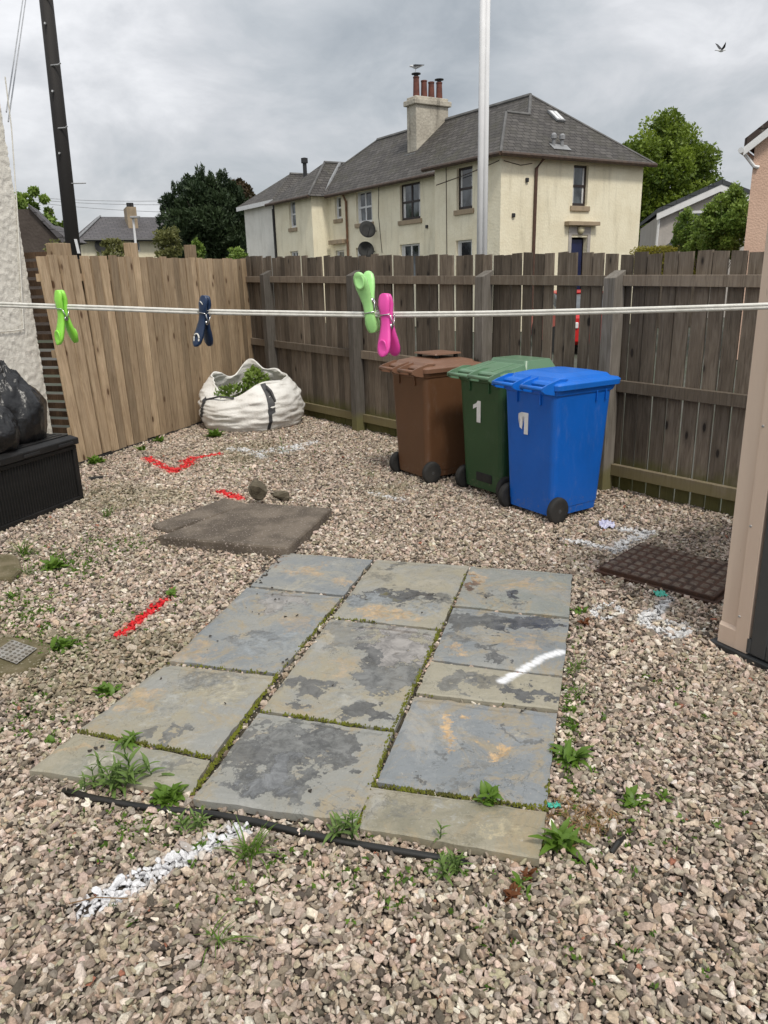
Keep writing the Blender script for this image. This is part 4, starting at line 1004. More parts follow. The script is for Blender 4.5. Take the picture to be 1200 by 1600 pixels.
MB().tube([sh(PWD + .005, -.004, .05), sh(PWD + .005, -.004, .115)], .012, 10).build('hinge_pin', M['shed_grey'], d)
MB().obox(sh(0.0, .12, .04), SHN * 1.3, SHD * .02, ez * 1.88).build('side_wall', M['shed_beige'], t)
rf = MB(); rf.loft([[sh(.02, -.01, 1.85), sh(1.8, -.01, 1.85), sh(1.8, 1.5, 1.85), sh(.02, 1.5, 1.85)], [sh(.01, -.02, 1.865), sh(1.8, -.02, 1.865), sh(1.8, 1.55, 1.865), sh(.01, 1.55, 1.865)], [sh(.01, -.02, 1.91), sh(1.8, -.02, 1.98), sh(1.8, 1.55, 1.98), sh(.01, 1.55, 1.91)]])
rf.build('roof', M['shed_dark'], t, bevel=.004)

# ================================================================== SACK OF GARDEN WASTE
def leafcloud(name, clumps, mat, parent, size=(.05, .1), aspect=.5, seed=1, shell=.55, up=.0, taper=True):
    rg = np.random.default_rng(seed); V_, F_, T_ = [], [], []; o = 0
    for (c, rr, n, tint) in clumps:
        d = rg.normal(0, 1, (n, 3)); d /= np.linalg.norm(d, axis=1)[:, None]
        r = (shell + (1 - shell) * rg.random(n)) ** .7
        P = np.array(c)[None] + d * r[:, None] * np.array(rr)[None]
        a = d * .7 + rg.normal(0, .6, (n, 3)); a[:, 2] += up; a /= np.linalg.norm(a, axis=1)[:, None]
        b = np.cross(a, rg.normal(0, 1, (n, 3))); b /= np.linalg.norm(b, axis=1)[:, None] + 1e-9
        L = rg.uniform(size[0], size[1], n)[:, None]; Wd = L * aspect
        if taper: q = np.stack([P - a * L * .5, P + b * Wd * .5, P + a * L * .5, P - b * Wd * .5], 1)
        else: q = np.stack([P - a * L * .5 - b * Wd * .5, P - a * L * .5 + b * Wd * .5, P + a * L * .5 + b * Wd * .5, P + a * L * .5 - b * Wd * .5], 1)
        V_.append(q.reshape(-1, 3)); F_.append(np.arange(o, o + 4 * n).reshape(n, 4)); o += 4 * n
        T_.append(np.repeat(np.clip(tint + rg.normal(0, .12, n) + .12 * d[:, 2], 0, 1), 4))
    V_, F_, T_ = np.vstack(V_), np.vstack(F_), np.concatenate(T_)
    if parent is not None: V_ = V_ - np.array(wloc(parent))
    me = bpy.data.meshes.new(name); me.vertices.add(len(V_)); me.vertices.foreach_set('co', V_.astype(np.float32).ravel())
    me.loops.add(F_.size); me.loops.foreach_set('vertex_index', F_.ravel().astype(np.int32)); me.polygons.add(len(F_))
    me.polygons.foreach_set('loop_start', np.arange(0, F_.size, 4, dtype=np.int32)); me.update(calc_edges=True)
    at_ = me.attributes.new('tint', 'FLOAT', 'POINT'); at_.data.foreach_set('value', T_.astype(np.float32)); me.materials.append(mat)
    return link(name, me, parent)
SC = Vector((-1.60, 9.20, 0))
t = thing('builders_sack', 'white woven builders sack slumped in the fence corner', 'sack', SC)
def rim(a):                                                  # height of the rim round the sack; a = 0 faces right, 90 away
    z = .56
    for pk, wd, h in ((95, 20, .22), (168, 26, .11), (12, 26, .06), (52, 22, .10), (250, 34, -.15), (215, 24, -.05), (300, 30, .03)):
        dlt = (a - pk + 180) % 360 - 180; z += h * math.exp(-(dlt / wd) ** 2)
    return z
n = 128; prof = [(0, .50, .9), (.04, .555, 1), (.12, .575, 1), (.25, .60, 1), (.4, .61, 1), (.55, .605, 1), (.68, .59, 1), (.8, .55, 1), (.9, .485, 1), (.96, .445, 1), (1.0, .425, 1), (.985, .413, 0), (.9, .43, 0), (.72, .50, 0), (.55, .5, 0)]
full = []
for a, b in zip(prof[:-1], prof[1:]):
    for k in range(5): full.append(tuple(lerp(a[i], b[i], k / 5) for i in range(3)))
full.append(prof[-1])
def sackpt(ang, f, r):
    a = rad(ang); zr = rim(ang); z = f * zr
    big_ = nz((math.cos(a), math.sin(a), f * .8), 1.5, 3)
    wr = nz((math.cos(a) * 1.3, math.sin(a) * 1.3, z * 9), 2.4, 6) * .022 + nz((math.cos(a) * 2.2, math.sin(a) * 2.2, z * 18), 2.2, 9) * .014 + (.5 - abs(nz((math.cos(a) * 1.8, math.sin(a) * 1.8, z * 26 + math.cos(a * 2) * .6), 1.6, 13))) * .016
    pull = .10 * max(0, (zr - .60) / .2) * max(0, (f - .75) / .25)
    rr = r + .05 * big_ + wr * min(1, f * 5) + pull * .4
    return Vector((SC.x + math.cos(a) * rr * 1.0, SC.y + math.sin(a) * rr * .92, max(.0, z)))
mb = MB(); mb.loft([[sackpt(360 * j / n, f, r) for j in range(n)] for f, r, _ in full], cap0=True, cap1=False)
mb.build('sack_cloth', M['bag_white'], t, smooth=True)
for a0, a1, f0, f1, nm in ((296, 304, .02, .98, 'strap'), (205, 212, .05, .8, 'strap')):
    st = MB(); K = 24; r0, r1 = [], []
    for k in range(K + 1):
        f = lerp(f0, f1, k / K); r = np.interp(f, [q[0] for q in prof[:11]], [q[1] for q in prof[:11]]) + .008
        sl = (nz((k * .2, a0, 0), 1, 2)) * 2
        r0.append(sackpt(a0 + sl, f, r)); r1.append(sackpt(a1 + sl - (4 if k < K * .4 else 0), f, r))
    st.add(r0 + r1, [(k, k + 1, K + 2 + k, K + 1 + k) for k in range(K)]); st.build(nm, M['strap'], t, smooth=True, fix=False)
lp = MB(); c = sackpt(300, .93, .53); lp.tube([c, c + Vector((.06, -.05, -.05)), c + Vector((.10, -.05, -.16)), c + Vector((.07, -.03, -.22)), c + Vector((.02, -.02, -.14))], .014, 6); lp.build('handle_loop', M['strap'], t)
lp = MB(); c = sackpt(212, .80, .56); e_ = sackpt(255, .98, .45); lp.tube([c, lerp(c, e_, .5) + Vector((0, -.02, .03)), e_], .012, 6); lp.build('handle_loop', M['strap'], t)
leafcloud('garden_waste', [((SC.x - .12, SC.y - .10, .42), (.34, .28, .12), 520, .35), ((SC.x + .05, SC.y + .12, .54), (.17, .2, .12), 300, .5), ((SC.x + .02, SC.y + .26, .60), (.1, .1, .1), 150, .5)], M['leaf_shrub'], None, (.04, .1), .4, 5)
o = bpy.data.objects['garden_waste']; tag(o, 'green uprooted weeds heaped inside the white sack', None, None, 'stuff')

# ================================================================== POLES AND WIRES
PX, PY = -6.27, 16.5
t = thing('telegraph_pole', 'black tarred telegraph pole with step bolts beyond the pale fence', 'telegraph pole', (PX, PY, 0))
a, b = at(115.5, 397, PY), at(72, 0, PY); d = (b - a) / (b.z - a.z)
base = a - d * a.z; tip = base + d * 8.6
MB().tube([base, lerp(base, tip, .5), tip], [.150, .137, .118], 20).build('shaft', M['tar_pole'], t, smooth=True)
for z in (7.0, 6.55, 5.85, 5.4, 4.75, 4.3):
    c = base + d * z; big = z in (7.0, 5.85, 4.75)
    MB().tube([c + Vector((.0, -.12, 0)), c + Vector((.0, -.19, 0)) if not big else c + Vector((.17, -.16, .0)), c + (Vector((0, -.2, -.03)) if not big else Vector((.21, -.16, .03)))], .016, 6).build('step_bolt', M['galv'], t)
c = base + d * 3.75; MB().tube([c + Vector((.1, -.05, 0)), c + Vector((.42, -.05, 0))], .012, 5).build('bracket', M['galv'], t)
MB().obox(at(121, 396, PY - .14), (.05, 0, 0), (0, .03, 0), (-.03, 0, .28)).build('notice_plate', M['white_paint'], t)
for k, (a, b, lab) in enumerate((((10, 175), (58, -160), 'left of two thin pale wires rising from the white house wall'), ((13, 190), (62, -160), 'right of two thin pale wires rising from the white house wall'))):
    A, B = at(*a, 7.6), at(*b, 15.9)
    tag(MB().tube([lerp(A, B, i / 10) - ez * (.05 * (i / 10) * (1 - i / 10)) for i in range(11)], .007, 5).build('overhead_wire', M['wire']), lab, 'wire', 'wires to the telegraph pole')
for k, (y0, y1, lab) in enumerate(((306, 311, 'highest of the three thin wires above the far slate roof'), (309, 318, 'middle of the three thin wires above the far slate roof'), (312, 332, 'lowest of the three thin wires above the far slate roof'))):
    A, B = at(20, y0, 62), at(330, y1, 62)
    tag(MB().tube([lerp(A, B, i / 12) - ez * (1.0 * (i / 12) * (1 - i / 12)) for i in range(13)], .022, 5).build('overhead_wire', M['wire']), lab, 'wire', 'wires over the far terrace')
c = at(752, 398, 10.4); c.z = 0
t = thing('white_pole', 'tall white steel pole behind the weathered fence in front of the cream house', 'pole', c)
tp = at(757.5, 0, 10.4); tp.x = lerp(c.x, tp.x, 1)
d = (tp - c) / tp.z
MB().tube([c - Vector((.026, 0, 0)), c - Vector((.022, 0, 0)) + d * 7], [.042, .036], 16).build('pole_shaft', M['white_paint'], t, smooth=True)
MB().tube([c + Vector((.042, -.005, 0)), c + Vector((.030, -.005, 0)) + d * 7], [.036, .032], 16).build('conduit', M['white_paint'], t, smooth=True)

# ================================================================== WASHING LINE AND PEGS
lpts = [(-260, 466, 1.50), (0, 476, 1.36), (150, 481, 1.30), (320, 487, 1.24), (480, 490, 1.19), (590, 491.5, 1.15), (760, 490, 1.09), (900, 487, 1.03), (1050, 483, .97), (1200, 478, .92), (1500, 466, .84)]
for k, lab in enumerate(('upper strand of the white washing line crossing the whole view', 'lower strand of the white washing line crossing the whole view')):
    pts = [at(x, y + (-1.9 if k == 0 else 2.1) * (1.0 if x < 900 else 1.1), Y) for x, y, Y in lpts]
    sm_ = []
    for i in range(len(pts) - 1):
        p0, p1, p2_, p3 = pts[max(0, i - 1)], pts[i], pts[i + 1], pts[min(len(pts) - 1, i + 2)]
        for j in range(5):
            u = j / 5; sm_.append(.5 * ((2 * p1) + (p2_ - p0) * u + (2 * p0 - 5 * p1 + 4 * p2_ - p3) * u * u + (3 * p1 - p0 - 3 * p2_ + p3) * u ** 3))
    sm_.append(pts[-1])
    tag(MB().tube(sm_, .0024, 8).build('washing_line', M['line'], smooth=True), lab, 'washing line', 'strands of the washing line')
def arm_mesh(name, mat, stations, th, dish=.0):
    # stations: (s, half width, offset); s runs along the arm, wide face normal = y
    mb = MB(); rings = []
    for s, w, off in stations:
        rings.append([Vector((-w, off - th / 2, s)), Vector((-w * .5, off - th / 2 - th * .25, s)), Vector((w * .5, off - th / 2 - th * .25, s)), Vector((w, off - th / 2, s)), Vector((w, off + th / 2, s)), Vector((-w, off + th / 2, s))])
    return mb.loft(rings).mesh(name, mat, smooth=True)
def peg(label, px, py, Y, mat, scale, rz, tilt, lean, up=False, loops=False):
    c = at(px, py, Y); t = thing('clothes_peg', label, 'clothes peg', c, 'pegs on the washing line')
    t.rotation_euler = (tilt, lean, rz); t.scale = (scale * 1.15, scale, scale)
    S1 = [(.0285, .002, .003), (.027, .0055, .0025), (.022, .0074, .003), (.014, .0078, .0045), (.004, .0066, .0042), (-.004, .006, .0036), (-.014, .0062, .004), (-.026, .0074, .0065), (-.036, .0086, .0095), (-.046, .0088, .0125), (-.053, .0074, .0145), (-.0575, .004, .0158), (-.059, .001, .0162)]
    for sg in (-1, 1):
        st = [(s, w, sg * o) for s, w, o in S1]
        if up: st = [(-s, w, o) for s, w, o in st]
        ar = link('arm', arm_mesh('arm', mat, st, .0042), t)
        if loops:
            for (zc, off, h) in ((-.045, .0122, .0085),):
                rg = MB(); rg.tube([Vector((math.cos(k * math.pi / 8) * .0052, sg * (off + .0034), zc + math.sin(k * math.pi / 8) * h)) for k in range(17)], .0014, 6)
                link('ring', rg.mesh('ring', M['line'], True), ar)
            rg = MB(); rg.tube([Vector((-.003, sg * .0085, .018)), Vector((.0, sg * .0088, .0165)), Vector((.003, sg * .0085, .0135))], .0009, 5); link('mark', rg.mesh('mark', M['line'], True), ar)
        else:
            pd = MB(); zc = -.046 * (-1 if up else 1)
            pd.loft([[Vector((math.cos(k * math.pi / 8) * r, sg * (.0122 + .0046 + o2), zc + math.sin(k * math.pi / 8) * r * 1.75)) for k in range(16)] for r, o2 in ((.0066, -.002), (.0066, .0), (.0058, .0008), (.005, .0002))])
            link('thumb_pad', pd.mesh('thumb_pad', mat, True), ar)
    k_ = -1 if up else 1
    sp = MB(); 
    sp.lathe([(.001, -.0075), (.0034, -.0075), (.0034, .0075), (.001, .0075)], (.0, 0, -.017 * k_), (1, 0, 0), 14)
    sp.tube([(.0085, .006, -.002 * k_), (.0088, .002, -.012 * k_), (.0078, .0, -.0175 * k_)], .0009, 6); sp.tube([(.0085, -.006, -.002 * k_), (.0088, -.002, -.012 * k_), (.0078, .0, -.0175 * k_)], .0009, 6)
    sp.tube([(.0085, .0075, -.001 * k_), (-.0085, .0075, -.001 * k_)], .0009, 6); sp.tube([(.0085, -.0075, -.001 * k_), (-.0085, -.0075, -.001 * k_)], .0009, 6)
    link('spring', sp.mesh('spring', M['steel'], True), t)
peg('lime green peg hanging at the left end of the line', 97, 481, 1.315, M['lime'], 1.02, rad(-36), rad(2), rad(3))
peg('navy blue peg with white rings hanging on the line', 319.5, 488, 1.238, M['navy'], .92, rad(-34), rad(-3), rad(9), False, True)
peg('pale mint green peg standing upright beside the pink one', 579, 489, 1.153, M['mint'], 1.02, rad(-26), rad(3), rad(-9), True)
peg('bright pink peg hanging beside the mint green one', 604, 491, 1.138, M['pink'], 1.04, rad(-34), rad(-3), rad(-5))

# ================================================================== CREAM HOUSE
HP = Vector((4.089, 26.198, 0)); HU = Vector((.8592, .5116, 0)); HV = Vector((-.571, .821, 0))
Uw, pw, ww_, VM, ZE, SLP, OV = 6.67, 1.033, 3.4, 12.54, 5.5, .824, .3
def H(u, v, z=0.0): return HP + HU * u + HV * v + ez * z
t = house = thing('flat_block', 'large cream rendered house with slate hipped roof behind the weathered fence', 'house', H(3, 4))
def on_plane(px, py, P, d):                                  # (distance along d, height) where a sight line meets an upright plane
    r = ray(px, py); n_ = d.cross(ez); tt = (P - EYEV).dot(n_) / r.dot(n_); X = EYEV + r * tt; return (X - P).dot(d), X.z
def wall_holes(mb, P, d, L, z0, z1, holes, inward, dep=.12):
    xs = sorted({0, L, *[h[0] for h in holes], *[h[1] for h in holes]}); zs = sorted({z0, z1, *[h[2] for h in holes], *[h[3] for h in holes]})
    pt = lambda s, z, k=0: P + d * s + ez * z + inward * k
    for a, b in zip(xs[:-1], xs[1:]):
        for c, e in zip(zs[:-1], zs[1:]):
            if any(h[0] <= (a + b) / 2 <= h[1] and h[2] <= (c + e) / 2 <= h[3] for h in holes): continue
            mb.quad(pt(a, c), pt(b, c), pt(b, e), pt(a, e))
    for a, b, c, e in holes:
        for q in (((a, c), (b, c)), ((b, c), (b, e)), ((b, e), (a, e)), ((a, e), (a, c))):
            mb.quad(pt(*q[0]), pt(*q[1]), pt(*q[1], dep + .05), pt(*q[0], dep + .05))
def window(par, P, d, hole, inward, mat, kind, sill=True, curtain=True, fw=.075, sillmat='sandstone', dep=.12):
    a, b, c, e = hole; q = P + inward * dep
    pt = lambda s, z, k=0.0: q + d * s + ez * z + inward * k
    fr = MB()
    def bar(s0, s1, z0, z1, k=0.0): fr.obox(pt(s0, z0, k - .02), d * (s1 - s0), inward * .05, ez * (z1 - z0))
    bar(a, a + fw, c, e); bar(b - fw, b, c, e); bar(a + fw, b - fw, c, c + fw * 1.3); bar(a + fw, b - fw, e - fw, e)
    m = (c + e) / 2; cols = [(a + fw, b - fw)]
    if kind in ('cross', 'pair'):
        x = (a + b) / 2; bar(x - fw * .55, x + fw * .55, c + fw * 1.3, e - fw); cols = [(a + fw, x - fw * .55), (x + fw * .55, b - fw)]
    rows = [(c + fw * 1.3, e - fw)]
    if kind in ('cross', 'sash'):
        rows = [(c + fw * 1.3, m - fw * .5), (m + fw * .5, e - fw)]
        for s0, s1 in cols: bar(s0, s1, m - fw * .5, m + fw * .5, -.004)
    w = fr.build('window', mat, par)
    for s0, s1 in cols:
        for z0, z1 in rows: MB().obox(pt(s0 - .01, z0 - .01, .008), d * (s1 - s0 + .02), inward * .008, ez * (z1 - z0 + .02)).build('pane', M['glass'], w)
        for s0_, s1_ in cols[:0]: pass
    if curtain:
        for (s0, s1) in ((a + fw, a + fw + (b - a) * .13), (b - fw - (b - a) * .11, b - fw)):
            mb = MB(); K = 8
            fr0 = [pt(lerp(s0, s1, k / K), c + fw, .002 + .003 * (k % 2)) for k in range(K + 1)]; fr1 = [x + ez * (e - c - 2 * fw) for x in fr0]
            mb.add(fr0 + fr1, [(k, k + 1, K + 2 + k, K + 1 + k) for k in range(K)]); mb.build('curtain', M['curtain'], w, fix=False)
    if sill:
        sm_ = MB(); sm_.obox(pt(a - .1, c - .17, -dep - .06), d * (b - a + .2), inward * (dep + .06), ez * .165); sm_.build('sill', M[sillmat], w, bevel=.01)
    return w
wm_ = MB()
inR, inF = HV * 1.0, HU * 1.0
# right (gable-side) wall
Hr = [(3.2, 3.91, 4.05, 5.36)]; door = (3.22, 4.0, .45, 3.02)
wall_holes(wm_, H(0, 0), HU, Uw, -.1, ZE + .12, Hr + [door], inR)
# front of the projecting end
Hw = [(1.38, 2.2, 4.02, 5.36), (1.38, 2.24, 1.7, 3.02)]
wall_holes(wm_, H(0, 0), HV, ww_, -.1, ZE + .12, Hw, inF)
wm_.quad(H(0, ww_, -.1), H(pw, ww_, -.1), H(pw, ww_, ZE + .12), H(0, ww_, ZE + .12))
# long front, stepped back
Hm = [(5.64, 6.98, 4.05, 5.40), (8.97, 10.2, 4.18, 5.45), (11.42, 11.95, 4.5, 5.45), (5.71, 7.05, 1.8, 3.14), (9.15, 10.35, 1.9, 3.17), (11.32, 12.07, .5, 3.15)]
wall_holes(wm_, H(pw, 0), HV, VM, -.1, ZE + .12, Hm, inF)
pb = .85; v1, v2 = VM, 16.17
Hb = [(14.07 - v1, 14.70 - v1, 4.30, 5.5), (14.05 - v1, 14.84 - v1, 1.9, 3.24)]
wm_.quad(H(pw, v1, -.1), H(pw - pb, v1, -.1), H(pw - pb, v1, ZE + .12), H(pw, v1, ZE + .12))
wall_holes(wm_, H(pw - pb, v1), HV, v2 - v1, -.1, ZE + .12, Hb, inF)
wm_.quad(H(pw - pb, v2, -.1), H(Uw, v2, -.1), H(Uw, v2, ZE + .12), H(pw - pb, v2, ZE + .12))
wm_.quad(H(Uw, 0, -.1), H(Uw, v2, -.1), H(Uw, v2, ZE + .12), H(Uw, 0, ZE + .12))
wm_.build('wall', M['cream'], house, fix=False)
window(house, H(0, 0), HU, Hr[0], inR, M['brown_frame'], 'sash')
window(house, H(0, 0), HV, Hw[0], inF, M['brown_frame'], 'sash'); window(house, H(0, 0), HV, Hw[1], inF, M['white_frame'], 'sash')
for h, mt, kd, si in ((Hm[0], 'brown_frame', 'cross', 1), (Hm[1], 'white_frame', 'cross', 1), (Hm[2], 'white_frame', 'sash', 1), (Hm[3], 'white_frame', 'pair', 0), (Hm[4], 'white_frame', 'pair', 0), (Hm[5], 'white_frame', 'sash', 0)):
    window(house, H(pw, 0), HV, h, inF, M[mt], kd, bool(si))
window(house, H(pw - pb, v1), HV, Hb[0], inF, M['white_frame'], 'sash'); window(house, H(pw - pb, v1), HV, Hb[1], inF, M['white_frame'], 'pair', False)
# stone surrounds, lintels, door
def slabon(P, d, s0, s1, z0, z1, out, name, mat, k=.05, par=None, bev=.006):
    return MB().obox(P + d * s0 + ez * z0 - out * k, d * (s1 - s0), out * (k - .004), ez * (z1 - z0)).build(name, mat, par or house, bevel=bev)
dd = MB(); dd.obox(H(3.3, 0, .45) + inR * .14, HU * .62, inR * .05, ez * 2.5); D = dd.build('door', M['door_blue'], house)
MB().obox(H(3.36, 0, 2.0) + inR * .13, HU * .5, inR * .012, ez * .8).build('door_panel', M['door_blue'], D)
slabon(H(0, 0), HU, 3.08, 3.22, .4, 3.1, inR, 'door_surround', M['grey_render'], .03); slabon(H(0, 0), HU, 4.0, 4.14, .4, 3.1, inR, 'door_surround', M['grey_render'], .03)
slabon(H(0, 0), HU, 3.08, 4.14, 3.1, 3.36, inR, 'door_surround', M['grey_render'], .03)
slabon(H(0, 0), HU, 2.86, 4.38, 3.40, 3.53, inR, 'door_canopy', M['sandstone'], .22)
slabon(H(pw, 0), HV, 11.1, 12.3, 3.42, 3.6, inF, 'door_canopy', M['sandstone'], .22)
lm = MB(); c = H(3.62, 0, 3.27) - inR * .05; lm.lathe([(.02, -.03), (.15, -.03), (.15, .03), (.11, .07), (.0, .09)], c, -inR, 18); lm.build('wall_lamp', M['lamp_glass'], house, smooth=True)
MB().obox(H(4.22, 0, 2.2) - inR * .05, HU * .09, inR * .045, ez * .2).build('door_entry_box', M['dark_paint'], house)
for (u, z) in ((1.02, 4.72), (.47, 3.62)): MB().obox(H(u, 0, z) - inR * .07, HU * .12, inR * .066, ez * .13).build('wall_vent', M['dark_paint'], house, bevel=.02)
MB().obox(H(pw, 5.15, 3.65) - inF * .06, HV * .13, inF * .056, ez * .12).build('wall_vent', M['dark_paint'], house, bevel=.02)
# roofs
def roofmesh(vs, fs, name, par): return MB().add(vs, fs).build(name, M['slate'], par, uv=True)
h_m = (Uw - pw) / 2; VR = 15.45; zr = ZE + SLP * (h_m + OV)
A = [H(pw - OV, -OV, ZE), H(Uw + OV, -OV, ZE), H(Uw + OV, VR + OV, ZE), H(pw - OV, VR + OV, ZE), H(pw + h_m, h_m, zr), H(pw + h_m, VR - h_m, zr)]
roof = roofmesh(A, [(0, 4, 5, 3), (0, 1, 4), (1, 2, 5, 4), (2, 3, 5), (0, 3, 2, 1)], 'roof', house)
hw = ww_ / 2; zw = ZE + .003 + SLP * (hw + OV); e_u = pw - OV + (zw - ZE) / SLP
Bq = [H(-OV, -OV, ZE + .003), H(-OV, ww_ + OV, ZE + .003), H(hw, hw, zw), H(e_u, hw, zw), H(pw - OV, ww_ + OV, ZE + .003), H(pw + .4, -OV, ZE + .003)]
Bq[5] = H(e_u + (-OV - hw) * 0 - 0, -OV, ZE + .003)
roofmesh(Bq, [(0, 2, 1), (1, 2, 3, 4), (0, 5, 3, 2), (0, 1, 4, 5)], 'projecting_roof', house)
hb = (v2 - v1) / 2; zb = ZE + .003 + SLP * (hb + OV); ub = pw - pb; vb = (v1 + v2) / 2; e_b = pw - OV + (zb - ZE) / SLP
Cq = [H(ub - OV, v1 - OV, ZE + .003), H(ub - OV, v2 + OV, ZE + .003), H(ub + hb, vb, zb), H(e_b + .8, vb, zb), H(pw + 1.5, v1 - OV, ZE + .003), H(pw + 3.5, v2 + OV, ZE + .003)]
roofmesh(Cq, [(0, 2, 1), (0, 4, 3, 2), (1, 2, 3, 5), (0, 1, 5, 4)], 'bay_roof', house)
def ridge(a, b, r=.09, mat='ridge', par=None): MB().tube([a, b], r, 6).build('ridge_tile' if mat == 'ridge' else 'lead_flashing', M[mat], par or roof)
ridge(A[4], A[5]); ridge(A[4], lerp(A[4], H(-OV, -OV, ZE), .0) if False else H(e_u, hw, zw), .06); ridge(A[4], A[1], .05); ridge(Bq[2], Bq[3], .07); ridge(Bq[2], Bq[0], .05); ridge(Cq[2], Cq[3], .08); ridge(A[5], A[3], .05); ridge(Cq[2], Cq[0], .05)
vl = lerp(Cq[3], Cq[0], 0); ridge(H(e_b, vb, zb + .03), H(pw - OV + .05, v1 - OV * .2, ZE + .1), .07, 'lead')
for a, b in ((H(-OV, -OV, ZE - .02), H(Uw + OV, -OV, ZE - .02)), (H(-OV, -OV, ZE - .02), H(-OV, ww_ + OV, ZE - .02)), (H(pw - OV, ww_ + OV, ZE - .02), H(pw - OV, v1 - OV, ZE - .02)), (H(ub - OV, v1 - OV, ZE - .02), H(ub - OV, v2 + OV, ZE - .02))):
    MB().tube([a, b], .075, 8).build('gutter', M['gutter'], house)
for (P, mt, r) in (([H(1.6, -.24, ZE - .05), H(1.45, -.06, ZE - .35), H(1.42, -.06, 0)], 'brown_pipe', .055), ([H(pw - .24, 10.86, ZE - .05), H(pw - .07, 10.9, ZE - .35), H(pw - .07, 10.9, 0)], 'rust_pipe', .05), ([H(ub - .06, v2 + .06, ZE - .2), H(ub - .06, v2 + .06, 0)], 'dark_paint', .05)):
    MB().tube(P, r, 8).build('drainpipe', M[mt], house)
cab = MB()
for P in ([H(pw - .01, 8.42, ZE), H(pw - .012, 8.5, 4.4), H(pw - .012, 8.3, 2.9)], [H(-.012, 2.75, ZE), H(-.012, 2.7, 1)], [H(pw - .01, 4.1, ZE), H(pw - .01, 4.16, 1)], [H(.1, -.01, 5.32), H(.8, -.01, 5.22), H(1.3, -.01, 5.3)], [H(-.01, .1, 5.33), H(-.01, 1.6, 5.12), H(-.01, 3.3, 4.95)]): cab.tube(P, .013, 4)
cab.build('wall_cable', M['gutter'], house)
for v_, z in ((8.7, 3.83), (8.85, 3.02)):
    c = H(pw - .45, v_, z); ax = (Vector((.3, -1, .35))).normalized(); dm_ = MB()
    dm_.lathe([(.0, -.03), (.2, -.01), (.36, .05), (.355, .065), (.2, .005), (.0, -.015)], c, ax, 22); ds = dm_.build('satellite_dish', M['dish'], house, smooth=True)
    am = MB(); am.tube([c - ax * .03, H(pw, v_, z - .05)], .02, 6); am.tube([c - ez * .3, c + ax * .4 - ez * .12], .012, 5); am.box(c + ax * .42 - ez * .1, (.06, .06, .1)); am.build('dish_arm', M['dish'], ds)
# rooflight and vents on the right-hand slope
def onslope(u, v): return H(u, v, ZE + SLP * (v + OV))
sl_n = (HU.cross((HV + ez * SLP).normalized())).normalized(); sl_n = sl_n if sl_n.z > 0 else -sl_n
g_ = (HV + ez * SLP).normalized(); c = onslope(3.8, 1.48) + sl_n * .02
fr = MB(); fr.obox(c, HU * .42, g_ * .62, sl_n * .07); rl = fr.build('rooflight', M['lead'], house)
for k in range(2): MB().obox(c + HU * (.05 + k * .18) + g_ * .06 + sl_n * .07, HU * .14, g_ * .5, sl_n * .012).build('rooflight_pane', M['white_frame'], rl)
for u in (2.45, 2.83):
    c = onslope(u, .22); vt = MB(); vt.tube([c - ez * .05, c + ez * .2], .06, 8); vt.lathe([(.0, .0), (.1, .02), (.1, .14), (.04, .2), (.0, .2)], c + ez * .2, (0, 0, 1), 10); vt.build('roof_vent', M['lead'], house)
MB().obox(onslope(2.3, .05) + sl_n * .015, HU * .8, g_ * .3, sl_n * .012).build('lead_flashing', M['lead'], house)
# chimney
ch = MB(); ch.prism([H(2.35, 7.62, 6.3), H(3.95, 7.62, 6.3), H(3.95, 8.24, 6.3), H(2.35, 8.24, 6.3)], ez * 2.3); chim = ch.build('chimney', M['chimney_render'], house)
cc = MB(); cc.prism([H(2.24, 7.52, 8.55), H(4.06, 7.52, 8.55), H(4.06, 8.34, 8.55), H(2.24, 8.34, 8.55)], ez * .2); cc.prism([H(2.34, 7.62, 8.75), H(3.96, 7.62, 8.75), H(3.96, 8.24, 8.75), H(2.34, 8.24, 8.75)], ez * .12); cc.build('chimney_cap', M['chimney_render'], chim, bevel=.03)
pots = []
for k, (u, h) in enumerate(((2.60, .74), (2.98, .64), (3.34, .62), (3.74, .64))):
    c = H(u, 7.93, 8.82); po = MB(); po.lathe([(.0, 0), (.15, 0), (.135, .1), (.115, h), (.13, h), (.13, h + .05), (.0, h + .04)], c, (0, 0, 1), 14)
    pt_ = po.build('chimney_pot', M['terracotta'], chim, smooth=False)
    if k in (0, 3):
        cw = MB(); cw.tube([c + ez * (h + .02), c + ez * (h + .14)], .09, 10); cw.lathe([(.0, .0), (.19, .0), (.19, .03), (.0, .07)], c + ez * (h + .14), (0, 0, 1), 14); cw.build('pot_cowl', M['dark_paint'], chim)
    pots.append(c + ez * (h + .2))
MB().obox(H(2.2, 7.55, 6.62), HU * .12, HV * .75, ez * .12).build('lead_flashing', M['lead'], house)

# white rendered house joined on beyond it
t = wh = thing('white_house', 'white rendered end house with slate roof beyond the cream house', 'house', H(3, 18))
wu0, wv0, wv1 = .5, 16.6, 20.3
mb = MB(); mb.prism([H(wu0, wv0), H(6, wv0), H(6, wv1), H(wu0, wv1)], ez * 5.75); mb.build('wall', M['white_render'], wh)
z0 = 5.75; hv = (wv1 - wv0) / 2; zz = z0 + .7 * (hv + .3); Q = [H(wu0 - .3, wv0 - .2, z0), H(wu0 - .3, wv1 + .3, z0), H(6.3, wv1 + .3, z0), H(6.3, wv0 - .2, z0), H(wu0 + hv, (wv0 + wv1) / 2, zz), H(6, (wv0 + wv1) / 2, zz), H(wu0 + hv + 1.4, wv0 - 1.6, zz + .55)]
r2 = roofmesh(Q[:6], [(0, 4, 1), (1, 4, 5, 2), (0, 3, 5, 4), (2, 5, 3), (0, 1, 2, 3)], 'roof', wh); ridge(Q[4], Q[5], .08, 'ridge', r2)
